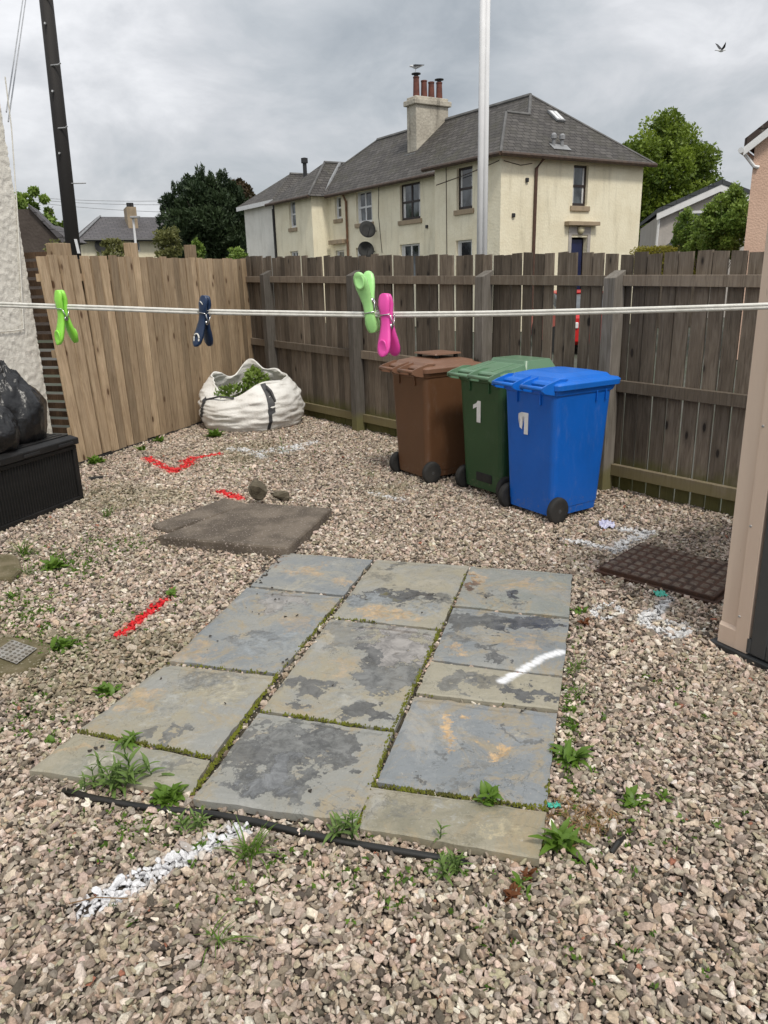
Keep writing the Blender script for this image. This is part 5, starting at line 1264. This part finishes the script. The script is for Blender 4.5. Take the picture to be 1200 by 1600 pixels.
MB().obox(H(wu0 - .3, wv0 - .2, z0 - .2), HV * (wv1 - wv0 + .5), HU * .05, ez * .2).build('fascia', M['white_frame'], wh)
MB().tube([H(wu0 - .1, wv0 + .08, z0 - .1), H(wu0 - .1, wv0 + .08, 0)], .05, 8).build('drainpipe', M['dark_paint'], wh)
c = at(477, 276, 40.5); fl = MB(); fl.tube([c - ez * .6, c + ez * .62], .1, 12); fl.lathe([(0, 0), (.17, 0), (.17, .22), (.0, .26)], c + ez * .62, (0, 0, 1), 12); fl.build('flue', M['dark_paint'], wh)

# ================================================================== OTHER HOUSES
def plain_house(name, label, Y, corners, zt, mat, cat='house'): pass
# far terrace on the left
TY = 45.0
t = ter = thing('terraced_house', 'far cream terrace with a long slate roof seen over the pale fence', 'house', at(200, 400, TY).xy.to_3d())
TA, TB = at(122, 375, TY), at(330, 372, TY + 3); td = (TB - TA); td.z = 0; TL = td.length; td.normalize(); tn = Vector((-td.y, td.x, 0)); tz = 4.45
T = lambda s, k, z: Vector((TA.x, TA.y, 0)) + td * s + tn * k + ez * z
sx_ = lambda px: on_plane(px, 390, T(0, 0, 0), td)
hol = []
for a, b, y0, y1 in ((148, 153, 377, 388), (166, 176, 377, 388), (184, 189, 377, 386), (203, 220, 375, 393), (253, 265, 378, 389)):
    s0, zt_ = on_plane(a, y0, T(0, 0, 0), td); s1, zb_ = on_plane(b, y1, T(0, 0, 0), td); hol.append((s0, s1, zb_, zt_))
mb = MB(); wall_holes(mb, T(0, 0, 0), td, TL, -.1, tz, hol, tn); mb.quad(T(0, 0, 0), T(0, 8, 0), T(0, 8, tz), T(0, 0, tz)); mb.quad(T(TL, 0, 0), T(TL, 8, 0), T(TL, 8, tz), T(TL, 0, tz)); mb.quad(T(0, 8, 0), T(TL, 8, 0), T(TL, 8, tz), T(0, 8, tz))
mb.build('wall', M['white_render'] if False else M['cream'], ter, fix=False)
for h in hol: window(ter, T(0, 0, 0), td, h, tn, M['white_frame'], 'pair' if h[1] - h[0] > .5 else 'sash', False, False, .07)
RZ_ = on_plane(200, 339, T(0, 4, 0), td)[1]
q = [T(-.4, -.4, tz), T(TL + .4, -.4, tz), T(TL + .4, 8.4, tz), T(-.4, 8.4, tz), T(1.5, 4, RZ_), T(TL, 4, RZ_)]
MB().add(q, [(0, 1, 5, 4), (0, 4, 3), (1, 2, 5), (2, 3, 4, 5), (0, 3, 2, 1)]).build('roof', M['slate_far'], ter, uv=True)
MB().tube([q[0] - ez * .03, q[1] - ez * .03], .08, 6).build('gutter', M['dark_paint'], ter)
MB().tube([lerp(q[0], q[4], .02) + td * .35 + ez * .07, lerp(q[0], q[4], .98) + td * .2 + ez * .07], .06, 5).build('lead_flashing', M['lead'], ter)
s0, zc = on_plane(195, 325, T(0, 2.5, 0), td); s1, _ = on_plane(210, 325, T(0, 2.5, 0), td)
mb = MB(); mb.prism([T(s0, 1.7, 4.9), T(s1, 1.7, 4.9), T(s1, 3.3, 4.9), T(s0, 3.3, 4.9)], ez * (zc - 4.9)); chm = mb.build('chimney', M['sandstone'], ter)
for k in range(2): MB().tube([T(lerp(s0, s1, .4 + .3 * k), 2.4, zc - .02), T(lerp(s0, s1, .4 + .3 * k), 2.4, zc + .28)], .13, 8).build('chimney_pot', M['dark_paint'], chm)
c = on_plane(158, 385, T(0, -.2, 0), td); dm_ = MB(); dm_.lathe([(.0, 0), (.3, .03), (.36, .1), (.0, .02)], T(c[0], -.25, c[1]), -tn, 16); dm_.build('satellite_dish', M['dish'], ter)
# dark gable behind the white wall
GY = 30.0
t = gab = thing('brick_house', 'dark brown gabled house peeping over the fence beside the white wall', 'house', at(60, 395, GY).xy.to_3d())
G = lambda x, y: at(x, y, GY)
f0 = [Vector((G(-40, 395).x, GY, -.1)), Vector((G(98, 395).x, GY, -.1)), G(98, 380), G(48, 327), G(24, 327), G(-40, 380)]
MB().prism(f0, (-.6, 2.2, 0)).build('wall', M['brick_wall'], gab)
rf = MB(); a, b, c_ = G(101, 381), G(47, 324), G(22, 324)
rf.prism([a + Vector((0, -.15, 0)), b + Vector((0, -.15, 0)), b + Vector((0, -.15, .12)), a + Vector((.1, -.15, .1))], (-.65, 2.4, 0)); rf.build('roof', M['slate_far'], gab, uv=True)
rf = MB(); rf.prism([G(66, 350), G(100, 381), G(112, 378), G(84, 357)], (.15, 1.2, .0)); rf.build('lower_roof', M['slate_far'], gab, uv=True)
# pale bungalow gable on the right
BY = 32.0; K_ = lambda x, y, Y=BY: at(x, y, Y)
t = bun = thing('gabled_house', 'pale grey gabled house with white bargeboards between the cream and pink houses', 'house', K_(1100, 390).xy.to_3d())
ap, el, er = K_(1122, 296), K_(1028, 338), K_(1215, 330)
mb = MB(); bd_ = Vector((.25, 1, 0)) * 8; gl = [Vector((el.x, BY, -.1)), Vector((er.x, BY, -.1)), er, ap, el]; mb.prism(gl, bd_); mb.build('wall', M['grey_render'], bun)
for a, b in ((ap, el), (ap, er)):
    e = (b - a); d_ = a + e * 1.06; up_ = ez * .16
    mb = MB(); mb.prism([a + Vector((0, -.3, .16)), d_ + Vector((0, -.3, .16)), d_ + Vector((0, -.3, .32)), a + Vector((0, -.3, .34))], bd_ * 1.05); mb.build('roof', M['tile_dark'], bun, uv=True)
    mb = MB(); mb.prism([a + Vector((0, -.28, -.1)), d_ + Vector((0, -.28, -.1)), d_ + Vector((0, -.28, .155)), a + Vector((0, -.28, .155))], (0, .05, 0)); mb.build('bargeboard', M['white_frame'], bun)
MB().tube([K_(1030, 338, BY - .1), K_(1024, 398, BY - .1)], .05, 6).build('drainpipe', M['white_frame'], bun)
P = Vector((el.x, BY - .02, 0)); s0, z1 = on_plane(1062, 330, P, Vector((1, 0, 0))); s1, z0 = on_plane(1099, 352, P, Vector((1, 0, 0)))
window(bun, P + Vector((0, -.14, 0)), Vector((1, 0, 0)), (s0, s1, z0 - .2, z1), Vector((0, 1, 0)), M['white_frame'], 'pair', False, False, .1, dep=.1)
mb = MB(); a, b, c_, d_ = K_(1036, 386, 31.5), K_(1058, 372, 31.5), K_(1085, 370, 31.5), K_(1085, 388, 31.5); mb.prism([a, b, c_, d_], (.0, -1.4, -.1)); mb.build('porch_roof', M['tile_dark'], bun, uv=True)
mb = MB(); mb.prism([a + Vector((0, -1.42, -.3)), b + Vector((0, -1.42, -.3)), b + Vector((0, -1.42, -.12)), a + Vector((0, -1.42, -.12))], (0, -.03, 0)); mb.build('porch_fascia', M['white_frame'], bun)
# pink harled house at the right edge
PYY = 16.0; t = pk = thing('pink_house', 'pink rough cast house with brown tiled roof at the right edge', 'house', at(1185, 390, PYY).xy.to_3d())
c0 = at(1172, 300, PYY); c0.z = -.1; wx = Vector((.985, -.17, 0)); wy = Vector((.56, .83, 0)); hz = at(1175, 224, PYY).z
mb = MB(); mb.prism([c0, c0 + wx * 5, c0 + wx * 5 + wy * 7, c0 + wy * 7], ez * (hz + .25)); mb.prism([c0 + wx * .02 + ez * (hz + .25), c0 + wx * 5 + ez * (hz + .25), c0 + wx * 2.6 + ez * (hz + 1.9)], wy * 6.9); mb.build('wall', M['pink_render'], pk)
e0 = c0 - wx * .16 - wy * .25 + ez * (hz + .02); ap_ = c0 + wx * 2.6 - wy * .25 + ez * (hz + 2.15)
mb = MB(); mb.prism([e0, ap_, ap_ + ez * .14, e0 + ez * .14], wy * 7.4); mb.build('roof', M['tile_brown'], pk, uv=True)
mb = MB(); mb.prism([e0 - ez * .16, ap_ - ez * .16, ap_ - ez * .005, e0 - ez * .005], wy * .04); mb.build('bargeboard', M['white_frame'], pk)
mb = MB(); mb.tube([e0 - wx * .05 - ez * .06, e0 - wx * .05 - ez * .06 + wy * 7], .055, 8); mb.tube([e0 - wx * .02 - ez * .1 + wy * .2, c0 + wx * .03 + ez * (hz - .32) - wy * .04, c0 + wx * .12 - wy * .04 + ez * (hz - .34)], .035, 8); mb.build('gutter', M['white_frame'], pk)

# ================================================================== TREES, SHRUBS, HEDGE
def tree(name, label, base, crown, mat, n, size, cat='tree', aspect=.5, seed=1, nclump=60, trunk=.2, up=0.0, group=None, tones=(.2, .8), shell=.45, taper=True, cr_=.34):
    rr = random.Random(seed); t = thing(name, label, cat, base, group); (cx_, cy_, cz), (ax, ay, az) = crown
    if trunk:
        tb = MB(); top = Vector((cx_, cy_, cz)); tb.tube([Vector(base), lerp(Vector(base), top, .5) + Vector((.05, 0, 0)), top], [trunk, trunk * .7, trunk * .3], 8)
        for k in range(7):
            a = rr.uniform(0, 6.28); s = lerp(Vector(base), top, rr.uniform(.45, .9)); e = top + Vector((math.cos(a) * ax * .75, math.sin(a) * ay * .75, rr.uniform(-.3, .7) * az))
            tb.tube([s, lerp(s, e, .5) + ez * .1 * az, e], [trunk * .35, trunk * .22, trunk * .06], 5)
        tb.build('trunk', M['bark'], t)
    cl = []
    for k in range(nclump):
        d = Vector((rr.gauss(0, 1), rr.gauss(0, 1), rr.gauss(0, 1))).normalized(); r = rr.uniform(.45, 1) ** .6
        s = rr.uniform(.6, 1.15) * cr_; c = (cx_ + d.x * ax * r * (1 - s * .6), cy_ + d.y * ay * r * (1 - s * .6), cz + d.z * az * r * (1 - s * .6))
        cl.append((c, (ax * s, ay * s, az * s * .8), n // nclump, rr.uniform(*tones)))
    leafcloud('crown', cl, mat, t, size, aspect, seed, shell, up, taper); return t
def ctr(px, py, Y): q = at(px, py, Y); return (q.x, q.y, q.z)
def base_of(px, Y): q = at(px, 400, Y); return (q.x, q.y, -.1)
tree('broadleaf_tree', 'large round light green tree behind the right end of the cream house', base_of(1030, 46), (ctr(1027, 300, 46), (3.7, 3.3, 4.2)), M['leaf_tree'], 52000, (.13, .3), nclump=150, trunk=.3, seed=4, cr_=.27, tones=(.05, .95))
tree('conifer', 'broad dark green conifer left of the cream house', base_of(324, 47), (ctr(325, 358, 47), (2.9, 2.6, 3.2)), M['leaf_conifer'], 46000, (.16, .38), nclump=130, trunk=.2, seed=9, aspect=.3, up=.55, cr_=.28)
t = bpy.data.objects.get('conifer')
cl = []
for k in range(30):
    a = math.pi * (.02 + .96 * k / 29); x, y = 324 - math.cos(a) * (66 + R.uniform(-3, 6)), 350 - math.sin(a) * (72 + R.uniform(-4, 9))
    q = at(x, y, 47); cl.append(((q.x, q.y + R.uniform(-.8, .8), q.z), (.17, .2, .34 + .3 * math.sin(a) * R.random()), 150, R.uniform(.3, .7)))
leafcloud('top_sprays', cl, M['leaf_conifer'], t, (.12, .32), .28, 3, .1, .9)
tree('red_leaved_tree', 'brownish dark tree between the conifer and the white house', base_of(378, 50), (ctr(376, 338, 50), (1.3, 1.2, 2.2)), M['leaf_red'], 7000, (.16, .34), nclump=40, trunk=.12, seed=12)
tree('broadleaf_tree', 'small loose green tree above the dark gabled house at the left', base_of(58, 38), (ctr(54, 352, 38), (1.6, 1.2, 1.75)), M['leaf_shrub'], 7000, (.14, .3), nclump=46, trunk=.14, seed=13, cr_=.22)
tree('distant_tree', 'far dark green treetop between the gabled house and telegraph pole', base_of(97, 60), (ctr(97, 372, 60), (1.6, 1.2, 1.3)), M['leaf_tree'], 2500, (.2, .36), nclump=16, trunk=.12, seed=14, tones=(0, .3))
sh_ = [('bushy green shrub covering the window of the pale gabled house', (1070, 360), 24, (.42, .4, .72), 'leaf_shrub', 4500, 21), ('tall leafy shrub against the pink house', (1135, 352), 21, (.82, .6, .95), 'leaf_shrub', 15000, 22),
       ('low spreading shrub left of the tall one by the pink house', (1100, 375), 22, (.5, .4, .5), 'leaf_shrub', 5000, 23),
       ('yellowish shrub above the pale fence in front of the far terrace', (180, 397), 20, (.42, .3, .42), 'leaf_olive', 1500, 24), ('olive shrub left of the dark conifer', (262, 385), 24, (.55, .4, .62), 'leaf_olive', 2600, 25),
       ('small pointed green shrub in front of the conifer', (311, 398), 22, (.2, .2, .5), 'leaf_shrub', 1100, 26), ('sparse green shrub beside the telegraph pole', (95, 398), 18, (.42, .3, .4), 'leaf_olive', 900, 27),
       ('small green bush at the foot of the white house', (372, 405), 26, (.45, .3, .5), 'leaf_shrub', 1500, 28)]
for lab, (x, y), Y, rr_, mt, n, sd in sh_:
    q = at(x, y, Y); tree('shrub', lab, (q.x, q.y, -.1), ((q.x, q.y, q.z), rr_), M[mt], n, (.05, .13), 'shrub', seed=sd, nclump=34, trunk=.03, up=.2, cr_=.36, shell=.3)
q = at(1135, 303, 21); leafcloud('top_sprays', [((q.x + dx, q.y, q.z + dz), (.14, .14, .2), 130, .7) for dx, dz in ((.1, .0), (.2, .12), (-.05, -.15), (.3, .02))], M['leaf_shrub'], bpy.data.objects['shrub.001'], (.05, .12), .5, 31, .1, .5)
a, b = at(1000, 388, 27), at(1092, 388, 27)
t = thing('hedge', 'clipped yellow green hedge behind the weathered fence at the right', 'hedge', ((a.x + b.x) / 2, 27, -.1)); hz = a.z + .08
hc = [((x, 27 + dy, z), (.3, .25, .22), 260, R.uniform(.3, .8)) for x in np.linspace(a.x, b.x + .3, 14) for z in (hz - .22, hz - .55, hz - .9) for dy in (-.2, .2)]
leafcloud('foliage', hc, M['leaf_hedge'], t, (.04, .09), .5, 33, .5)
MB().obox((a.x, 26.8, -.1), (b.x - a.x + .3, 0, 0), (0, .4, 0), (0, 0, hz - .1)).build('stems', M['bark'], t)

# ================================================================== CAR, LAMP POST, BIRDS
# red car parked beyond the fence, seen only through the gaps
c = at(900, 480, 20); t = thing('parked_car', 'red car parked beyond the weathered fence, glimpsed between its boards', 'car', (c.x, 20, -.1))
def carloft(mat, name, sec, par=t, bev=.02):
    mb = MB(); mb.loft([[Vector((t.location.x + x * w, t.location.y + y, -.1 + z)) for x, z in ((-1, z0), (1, z0), (1, (z0 + z1) / 2), (.93, z1), (-.93, z1), (-1, (z0 + z1) / 2))] for y, w, z0, z1 in sec]); return mb.build(name, mat, par, bevel=bev)
carloft(M['red_paint'], 'body', [(-2.0, .72, .3, .85), (-1.85, .8, .22, .95), (-.6, .83, .2, .98), (1.0, .83, .2, .98), (1.8, .8, .22, 1.0), (1.95, .74, .35, .95)])
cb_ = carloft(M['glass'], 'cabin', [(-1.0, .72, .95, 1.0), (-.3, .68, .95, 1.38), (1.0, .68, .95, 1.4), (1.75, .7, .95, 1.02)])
carloft(M['red_paint'], 'roof', [(-.35, .62, 1.37, 1.41), (1.05, .62, 1.39, 1.44), (1.25, .6, 1.36, 1.42)])
for sx2 in (-1, 1):
    for sy2 in (-1.25, 1.2): 
        w_ = MB().lathe([(.2, -.1), (.31, -.1), (.32, 0), (.31, .1), (.2, .1)], t.location + Vector((sx2 * .74, sy2, .32)), (1, 0, 0), 18).build('wheel', M['rubber'], t)
    MB().box(t.location + Vector((sx2 * .58, -2.0, .68)), (.28, .08, .14)).build('headlight', M['white_vinyl'], t, bevel=.02)
c = at(212, 398, 34); t = thing('street_lamp', 'thin pale street lamp post in front of the far terrace', 'street lamp', (c.x, 34, -.1))
tp = at(208, 341, 34); MB().tube([(c.x, 34, -.1), (lerp(c.x, tp.x, .5), 34, 2.6), tp], [.07, .06, .045], 8).build('post', M['white_paint'], t)
MB().box(tp + Vector((.12, -.1, .03)), (.4, .18, .09)).build('lamp_head', M['galv'], t, bevel=.02)
def gull(label, loc, rz, flying):
    t = MB(); sec = [(-.30, .012, .0), (-.2, .03, .0), (-.1, .062, -.005), (0, .078, -.01), (.1, .066, .0), (.16, .045, .02), (.2, .042, .035), (.235, .036, .035), (.26, .015, .03), (.30, .005, .022)]
    M3 = Matrix.Rotation(rz, 3, 'Z'); L_ = lambda p: Vector(loc) + M3 @ Vector(p)
    t.loft([[L_((y, math.cos(a) * r, z + math.sin(a) * r)) for a in (k * math.pi / 5 for k in range(10))] for y, r, z in sec])
    wing = lambda pts: t.prism([L_(p) for p in pts], (0, 0, .012))
    n0 = len(t.f)
    if flying:
        for sg, up in ((1, 1), (-1, .55)):
            P = [(.08, sg * .04, .03), (.10, sg * .22, .2 * up), (.0, sg * .42, .42 * up), (-.1, sg * .56, .52 * up), (-.09, sg * .4, .36 * up), (-.08, sg * .22, .18 * up), (-.08, sg * .04, .02)]
            t.prism([L_(p) for p in P], M3 @ Vector((0.006, 0, .012)), mi=1)
        t.prism([L_(p) for p in ((-.25, .03, 0), (-.40, .07, 0), (-.40, -.07, 0), (-.25, -.03, 0))], (0, 0, .01))
    else:
        for sg in (1, -1): t.prism([L_(p) for p in ((.1, sg * .07, .05), (.02, sg * .085, .06), (-.28, sg * .03, .03), (-.36, sg * .015, .02), (-.2, sg * .06, .0), (.05, sg * .082, -.02))], M3 @ Vector((0, sg * .012, .0)), mi=1)
        for sg in (1, -1): t.tube([L_((.02, sg * .025, -.06)), L_((.03, sg * .025, -.2))], .008, 5)
    return tag(t.build('gull', [M['gull_body'], M['gull_wing']], smooth=False), label, 'gull')
gull('gull in flight at the upper right of the sky', at(1127, 79, 50), rad(8), True)
q = at(653, 107, 29.8); p0_ = pots[0]; gull('gull perched on the tallest capped chimney pot', p0_ + Vector((0, 0, .22)), rad(160), False)

# ================================================================== WEEDS AND LITTER
def leaf_mesh(name, L, w, droop, fold, mat, seed, lobes=0.0):
    rr = random.Random(seed); vs, fs, tv = [], [], []; K = 7
    for k in range(K + 1):
        u = k / K; ww2 = w * (math.sin(math.pi * min(1, u * .9 + .08)) ** .8) * (1 - .25 * u); ww2 = max(ww2, .0004)
        if lobes: ww2 *= 1 + lobes * math.sin(u * 22 + seed)
        z = droop * L * (u * .55 - u * u * .95) ; x = L * u
        tw = rr.uniform(-.15, .15) * w
        vs += [(x, -ww2, z + fold * ww2 + tw), (x, 0, z), (x, ww2, z + fold * ww2 - tw)]; tv += [.25 + .4 * u + rr.uniform(-.1, .1), .7, .25 + .4 * u + rr.uniform(-.1, .1)]
    for k in range(K):
        for j in range(2): fs.append((k * 3 + j, k * 3 + j + 1, (k + 1) * 3 + j + 1, (k + 1) * 3 + j))
    me = MB().add(vs, fs).mesh(name, mat, smooth=True, fix=False); a = me.attributes.new('tint', 'FLOAT', 'POINT'); a.data.foreach_set('value', np.array(tv, dtype=np.float32)); return me
LFB = [leaf_mesh('leaf', .072, .0125, .8, .3, M['leaf_weed'], 40 + k, .12) for k in range(4)]          # broad
LFW = [leaf_mesh('leaf', .08, .0095, .7, .35, M['leaf_willow'], 50 + k) for k in range(4)]              # narrow
LFG = [leaf_mesh('blade', .13, .0032, .9, .3, M['leaf_weed'], 60 + k) for k in range(4)]             # grass
LFR = [leaf_mesh('leaf', .05, .012, .5, .2, M['leaf_rust'], 70 + k) for k in range(3)]
LFS = [leaf_mesh('leaf', .035, .009, .5, .3, M['leaf_weed'], 80 + k) for k in range(3)]
def weed(label, px, py, kind, s, n, seed, z=.012):
    rr = random.Random(seed); c = gp(px, py, z); c.z -= .004
    t = thing('weed' if kind != 'grass' else 'grass_tuft', label, 'weed' if kind != 'grass' else 'grass', c)
    def lf(pool, pos, az, el, sc, roll=0):
        me = rr.choice(pool); o = link(me.name.split('.')[0], me, t); o.location = pos; o.rotation_euler = (roll + rr.uniform(-.3, .3), -el, az); o.scale = (sc,) * 3
    if kind in ('rosette', 'rust', 'small'):
        pool = {'rosette': LFB, 'rust': LFR, 'small': LFS}[kind]
        for k in range(n): lf(pool, Vector((rr.uniform(-.02, .02) * s, rr.uniform(-.02, .02) * s, rr.uniform(.0, .012))), k * 2.4 + rr.uniform(-.4, .4), rr.uniform(.2, 1.25), s * rr.uniform(.5, 1.15))
    elif kind == 'grass':
        for k in range(n): lf(LFG, Vector((rr.uniform(-.03, .03) * s, rr.uniform(-.02, .02) * s, 0)), rr.uniform(0, 6.28), rr.uniform(.4, 1.4), s * rr.uniform(.5, 1.1))
    else:
        nst = max(1, n // 9); sm2 = MB()
        for q in range(nst):
            b = Vector((rr.uniform(-.05, .05), rr.uniform(-.02, .02), 0)) * s * (nst > 1); h = s * rr.uniform(.05, .12) if nst > 1 else s * .13
            tp = b + Vector((rr.uniform(-.03, .05) * s, rr.uniform(-.02, .02) * s, h)); sm2.tube([b, lerp(b, tp, .5) + Vector((.004, 0, 0)), tp], [.0028 * s + .001, .002, .0014], 5)
            for k in range(9):
                u = (k + 1) / 9; lf(LFW, lerp(b, tp, u), k * 2.1 + q, .25 + .75 * u + rr.uniform(-.2, .2), s * rr.uniform(.55, 1.0) * (1.1 - .45 * u))
        sm2.build('stem', M['leaf_willow'], t, local=True)
for a in [
    ('clump of narrow leaved weeds at the near left end of the patio', 180, 1232, 'willow', 1.1, 63, 1), ('tall narrow leaved stem leaning over the near left slab', 212, 1228, 'willow', 1.25, 18, 2), ('small narrow leaved weed left of the big clump by the near left slab', 138, 1240, 'willow', .8, 18, 3),
    ('flat rosette weed in the mossy joint of the left slab column', 205, 1162, 'rosette', .9, 22, 4, .036), ('low round leaved weed between edging strip and patio', 262, 1250, 'small', 1.5, 90, 5), ('bushy weed at the upper end of the white foreground line', 298, 1296, 'willow', .7, 36, 6),
    ('grass tuft right of the white foreground line', 392, 1336, 'grass', .8, 60, 7), ('upright leafy weed standing at the joint of the front slabs', 532, 1312, 'willow', .95, 27, 8), ('broad leaves at the foot of the upright weed by the front slabs', 548, 1290, 'rosette', .5, 7, 9),
    ('small dark green weed against the near right slab front', 684, 1320, 'willow', .6, 9, 10), ('yellow green sprig growing in the joint of the right slab column', 765, 1250, 'small', 1.3, 26, 11, .036), ('spreading weed in front of the near right slab', 712, 1365, 'willow', .75, 45, 12),
    ('big pale rosette weed at the near right patio corner', 872, 1322, 'rosette', 1.2, 30, 13), ('thick broad leaved weed beside the smooth blue slab', 893, 1190, 'rosette', 1.05, 34, 14), ('sparse weed alone in the gravel right of the patio', 990, 1256, 'small', 1.3, 26, 15), ('little weed right of the sparse one in the gravel', 1038, 1246, 'small', .9, 14, 16),
    ('thin grass tuft in the empty foreground gravel', 342, 1478, 'grass', .8, 18, 17), ('dark grass tuft in gravel between the storage box and concrete slab', 168, 808, 'grass', 1.0, 26, 18), ('bushy weed at the foot of the white sack', 336, 682, 'small', 3.0, 60, 19),
    ('weeds at the pale fence foot beside the storage box', 150, 724, 'small', 2.4, 50, 20), ('weed under the middle of the pale fence', 248, 690, 'small', 2.0, 34, 21), ('low weed under the pale fence left of the middle one', 220, 703, 'small', 1.8, 28, 22), ('bright grass tuft behind the mossy concrete block', 38, 868, 'grass', 1.1, 50, 23), ('grass at the right corner of the mossy concrete block', 44, 898, 'grass', .7, 26, 24),
    ('leafy weed on gravel between block and drain grate', 18, 935, 'rosette', .8, 22, 25), ('weed with leaves touching the drain surround', 100, 1012, 'small', 1.9, 44, 26), ('weed at the left edge of the patio by the stained slab', 168, 1085, 'small', 1.7, 30, 27), ('reddish weed on gravel beside the far right slab', 912, 975, 'rust', .8, 12, 28),
    ('pale green sprig by the far right slab above the reddish weed', 905, 958, 'small', 1.3, 14, 29), ('grassy weed along the right patio edge beside the white streak', 897, 1050, 'grass', .75, 22, 30), ('second grassy weed lower along the right patio edge', 905, 1085, 'grass', .6, 18, 31), ('single upright weed near the faint white zigzag', 441, 708, 'willow', 1.1, 9, 32),
    ('rust coloured weed in front of the near right patio corner', 822, 1372, 'rust', .7, 14, 33), ('small rust and green weed below the near right corner', 800, 1400, 'rust', .8, 10, 34), ('green sprig below the rust coloured weed', 812, 1388, 'small', 1.0, 12, 35), ('tiny weed left of the patio near the short slab', 80, 1160, 'small', 1.1, 14, 36),
    ('low weed patch right of the bright grass tuft', 85, 888, 'small', 2.0, 40, 37), ('thin weed in gravel by the brown bin wheel', 580, 745, 'grass', .7, 12, 38), ('grey green weed at the top end of the straight red line', 268, 930, 'small', 1.3, 16, 39)]:
    weed(*a)
gw = []
for (x, y, rx, ry, n) in ((110, 880, 60, 25, 160), (40, 960, 60, 40, 200), (110, 1010, 40, 25, 120), (180, 850, 70, 18, 120), (60, 1120, 80, 50, 60), (400, 720, 120, 20, 60), (890, 1120, 16, 160, 100), (520, 1380, 260, 60, 70), (950, 1300, 120, 60, 50), (250, 1300, 140, 40, 60), (1060, 1100, 120, 60, 24), (200, 960, 70, 30, 40), (640, 700, 90, 20, 40), (900, 1500, 250, 60, 20)):
    for k in range(n):
        q = gp(x + R.gauss(0, .55) * rx, y + R.gauss(0, .55) * ry, .018)
        if any(in_poly(np.array([q.x]), np.array([q.y]), h)[0] for h in HOLES[:14]): continue
        gw.append(((q.x, q.y, q.z), (.016, .016, .008), 5, R.uniform(.2, .7)))
tag(leafcloud('ground_weeds', gw, M['leaf_weed'], None, (.012, .026), .5, 8, .3, .2), kind='stuff')
dg = []
for (x, y, n) in ((985, 1290, 60), (925, 1275, 40), (960, 1310, 30)): 
    for k in range(n): q = gp(x + R.gauss(0, 22) - 60, y + R.gauss(0, 12) - 10, .022); dg.append(((q.x, q.y, q.z), (.01, .01, .004), 3, R.random()))
tag(leafcloud('dry_grass', dg, M['leaf_dry'], None, (.03, .07), .06, 18, .3), kind='stuff')
def crumple(name, label, px, py, rx, ry, h, mat, seed, cat):
    c = gp(px, py, .02); rr = random.Random(seed); vs = []; n = 9
    for i in range(n):
        for j in range(n):
            u, v = i / (n - 1) - .5, j / (n - 1) - .5; e = 1 - .25 * abs(nz((u, v, 0), 4, seed))
            vs.append(c + Vector((u * 2 * rx * e, v * 2 * ry * e, abs(nz((u, v, 1), 5, seed)) * h + .003)))
    o = MB().add(vs, [(i * n + j, (i + 1) * n + j, (i + 1) * n + j + 1, i * n + j + 1) for i in range(n - 1) for j in range(n - 1)]).build(name, mat, fix=False); return tag(o, label, cat)
crumple('tissue', 'crumpled pale lilac tissue on gravel right of the blue bin', 948, 822, .05, .07, .06, M['paper'], 3, 'litter')
crumple('wrapper', 'teal scrap of plastic at the right edge of the patio', 866, 1261, .022, .012, .02, M['teal'], 5, 'litter')
crumple('wrapper', 'teal scrap of plastic beside the rusty cover', 1032, 930, .03, .04, .03, M['teal'], 6, 'litter')
a, b = gp(955, 1333, .018), gp(976, 1308, .02)
tag(MB().tube([a, lerp(a, b, .5) + ez * .008, b], [.008, .0095, .006], 7).build('plastic_strip', M['edging']), 'short black strip of plastic on gravel right of the near patio corner', 'litter')
a = gp(150, 748, .015); tag(MB().box(a + ez * .008, (.13, .05, .02), .3).build('slate_chip', M['rubber'], bevel=.004), 'flat black chip on gravel below the pale fence', 'litter')
tw = MB(); tw.tube([gp(108, 1412, .03), gp(150, 1402, .035), gp(200, 1404, .03)], .0016, 5); tag(tw.build('twig', M['leaf_dry']), 'thin straw coloured stalk crossing the lower end of the white foreground line', 'twig')
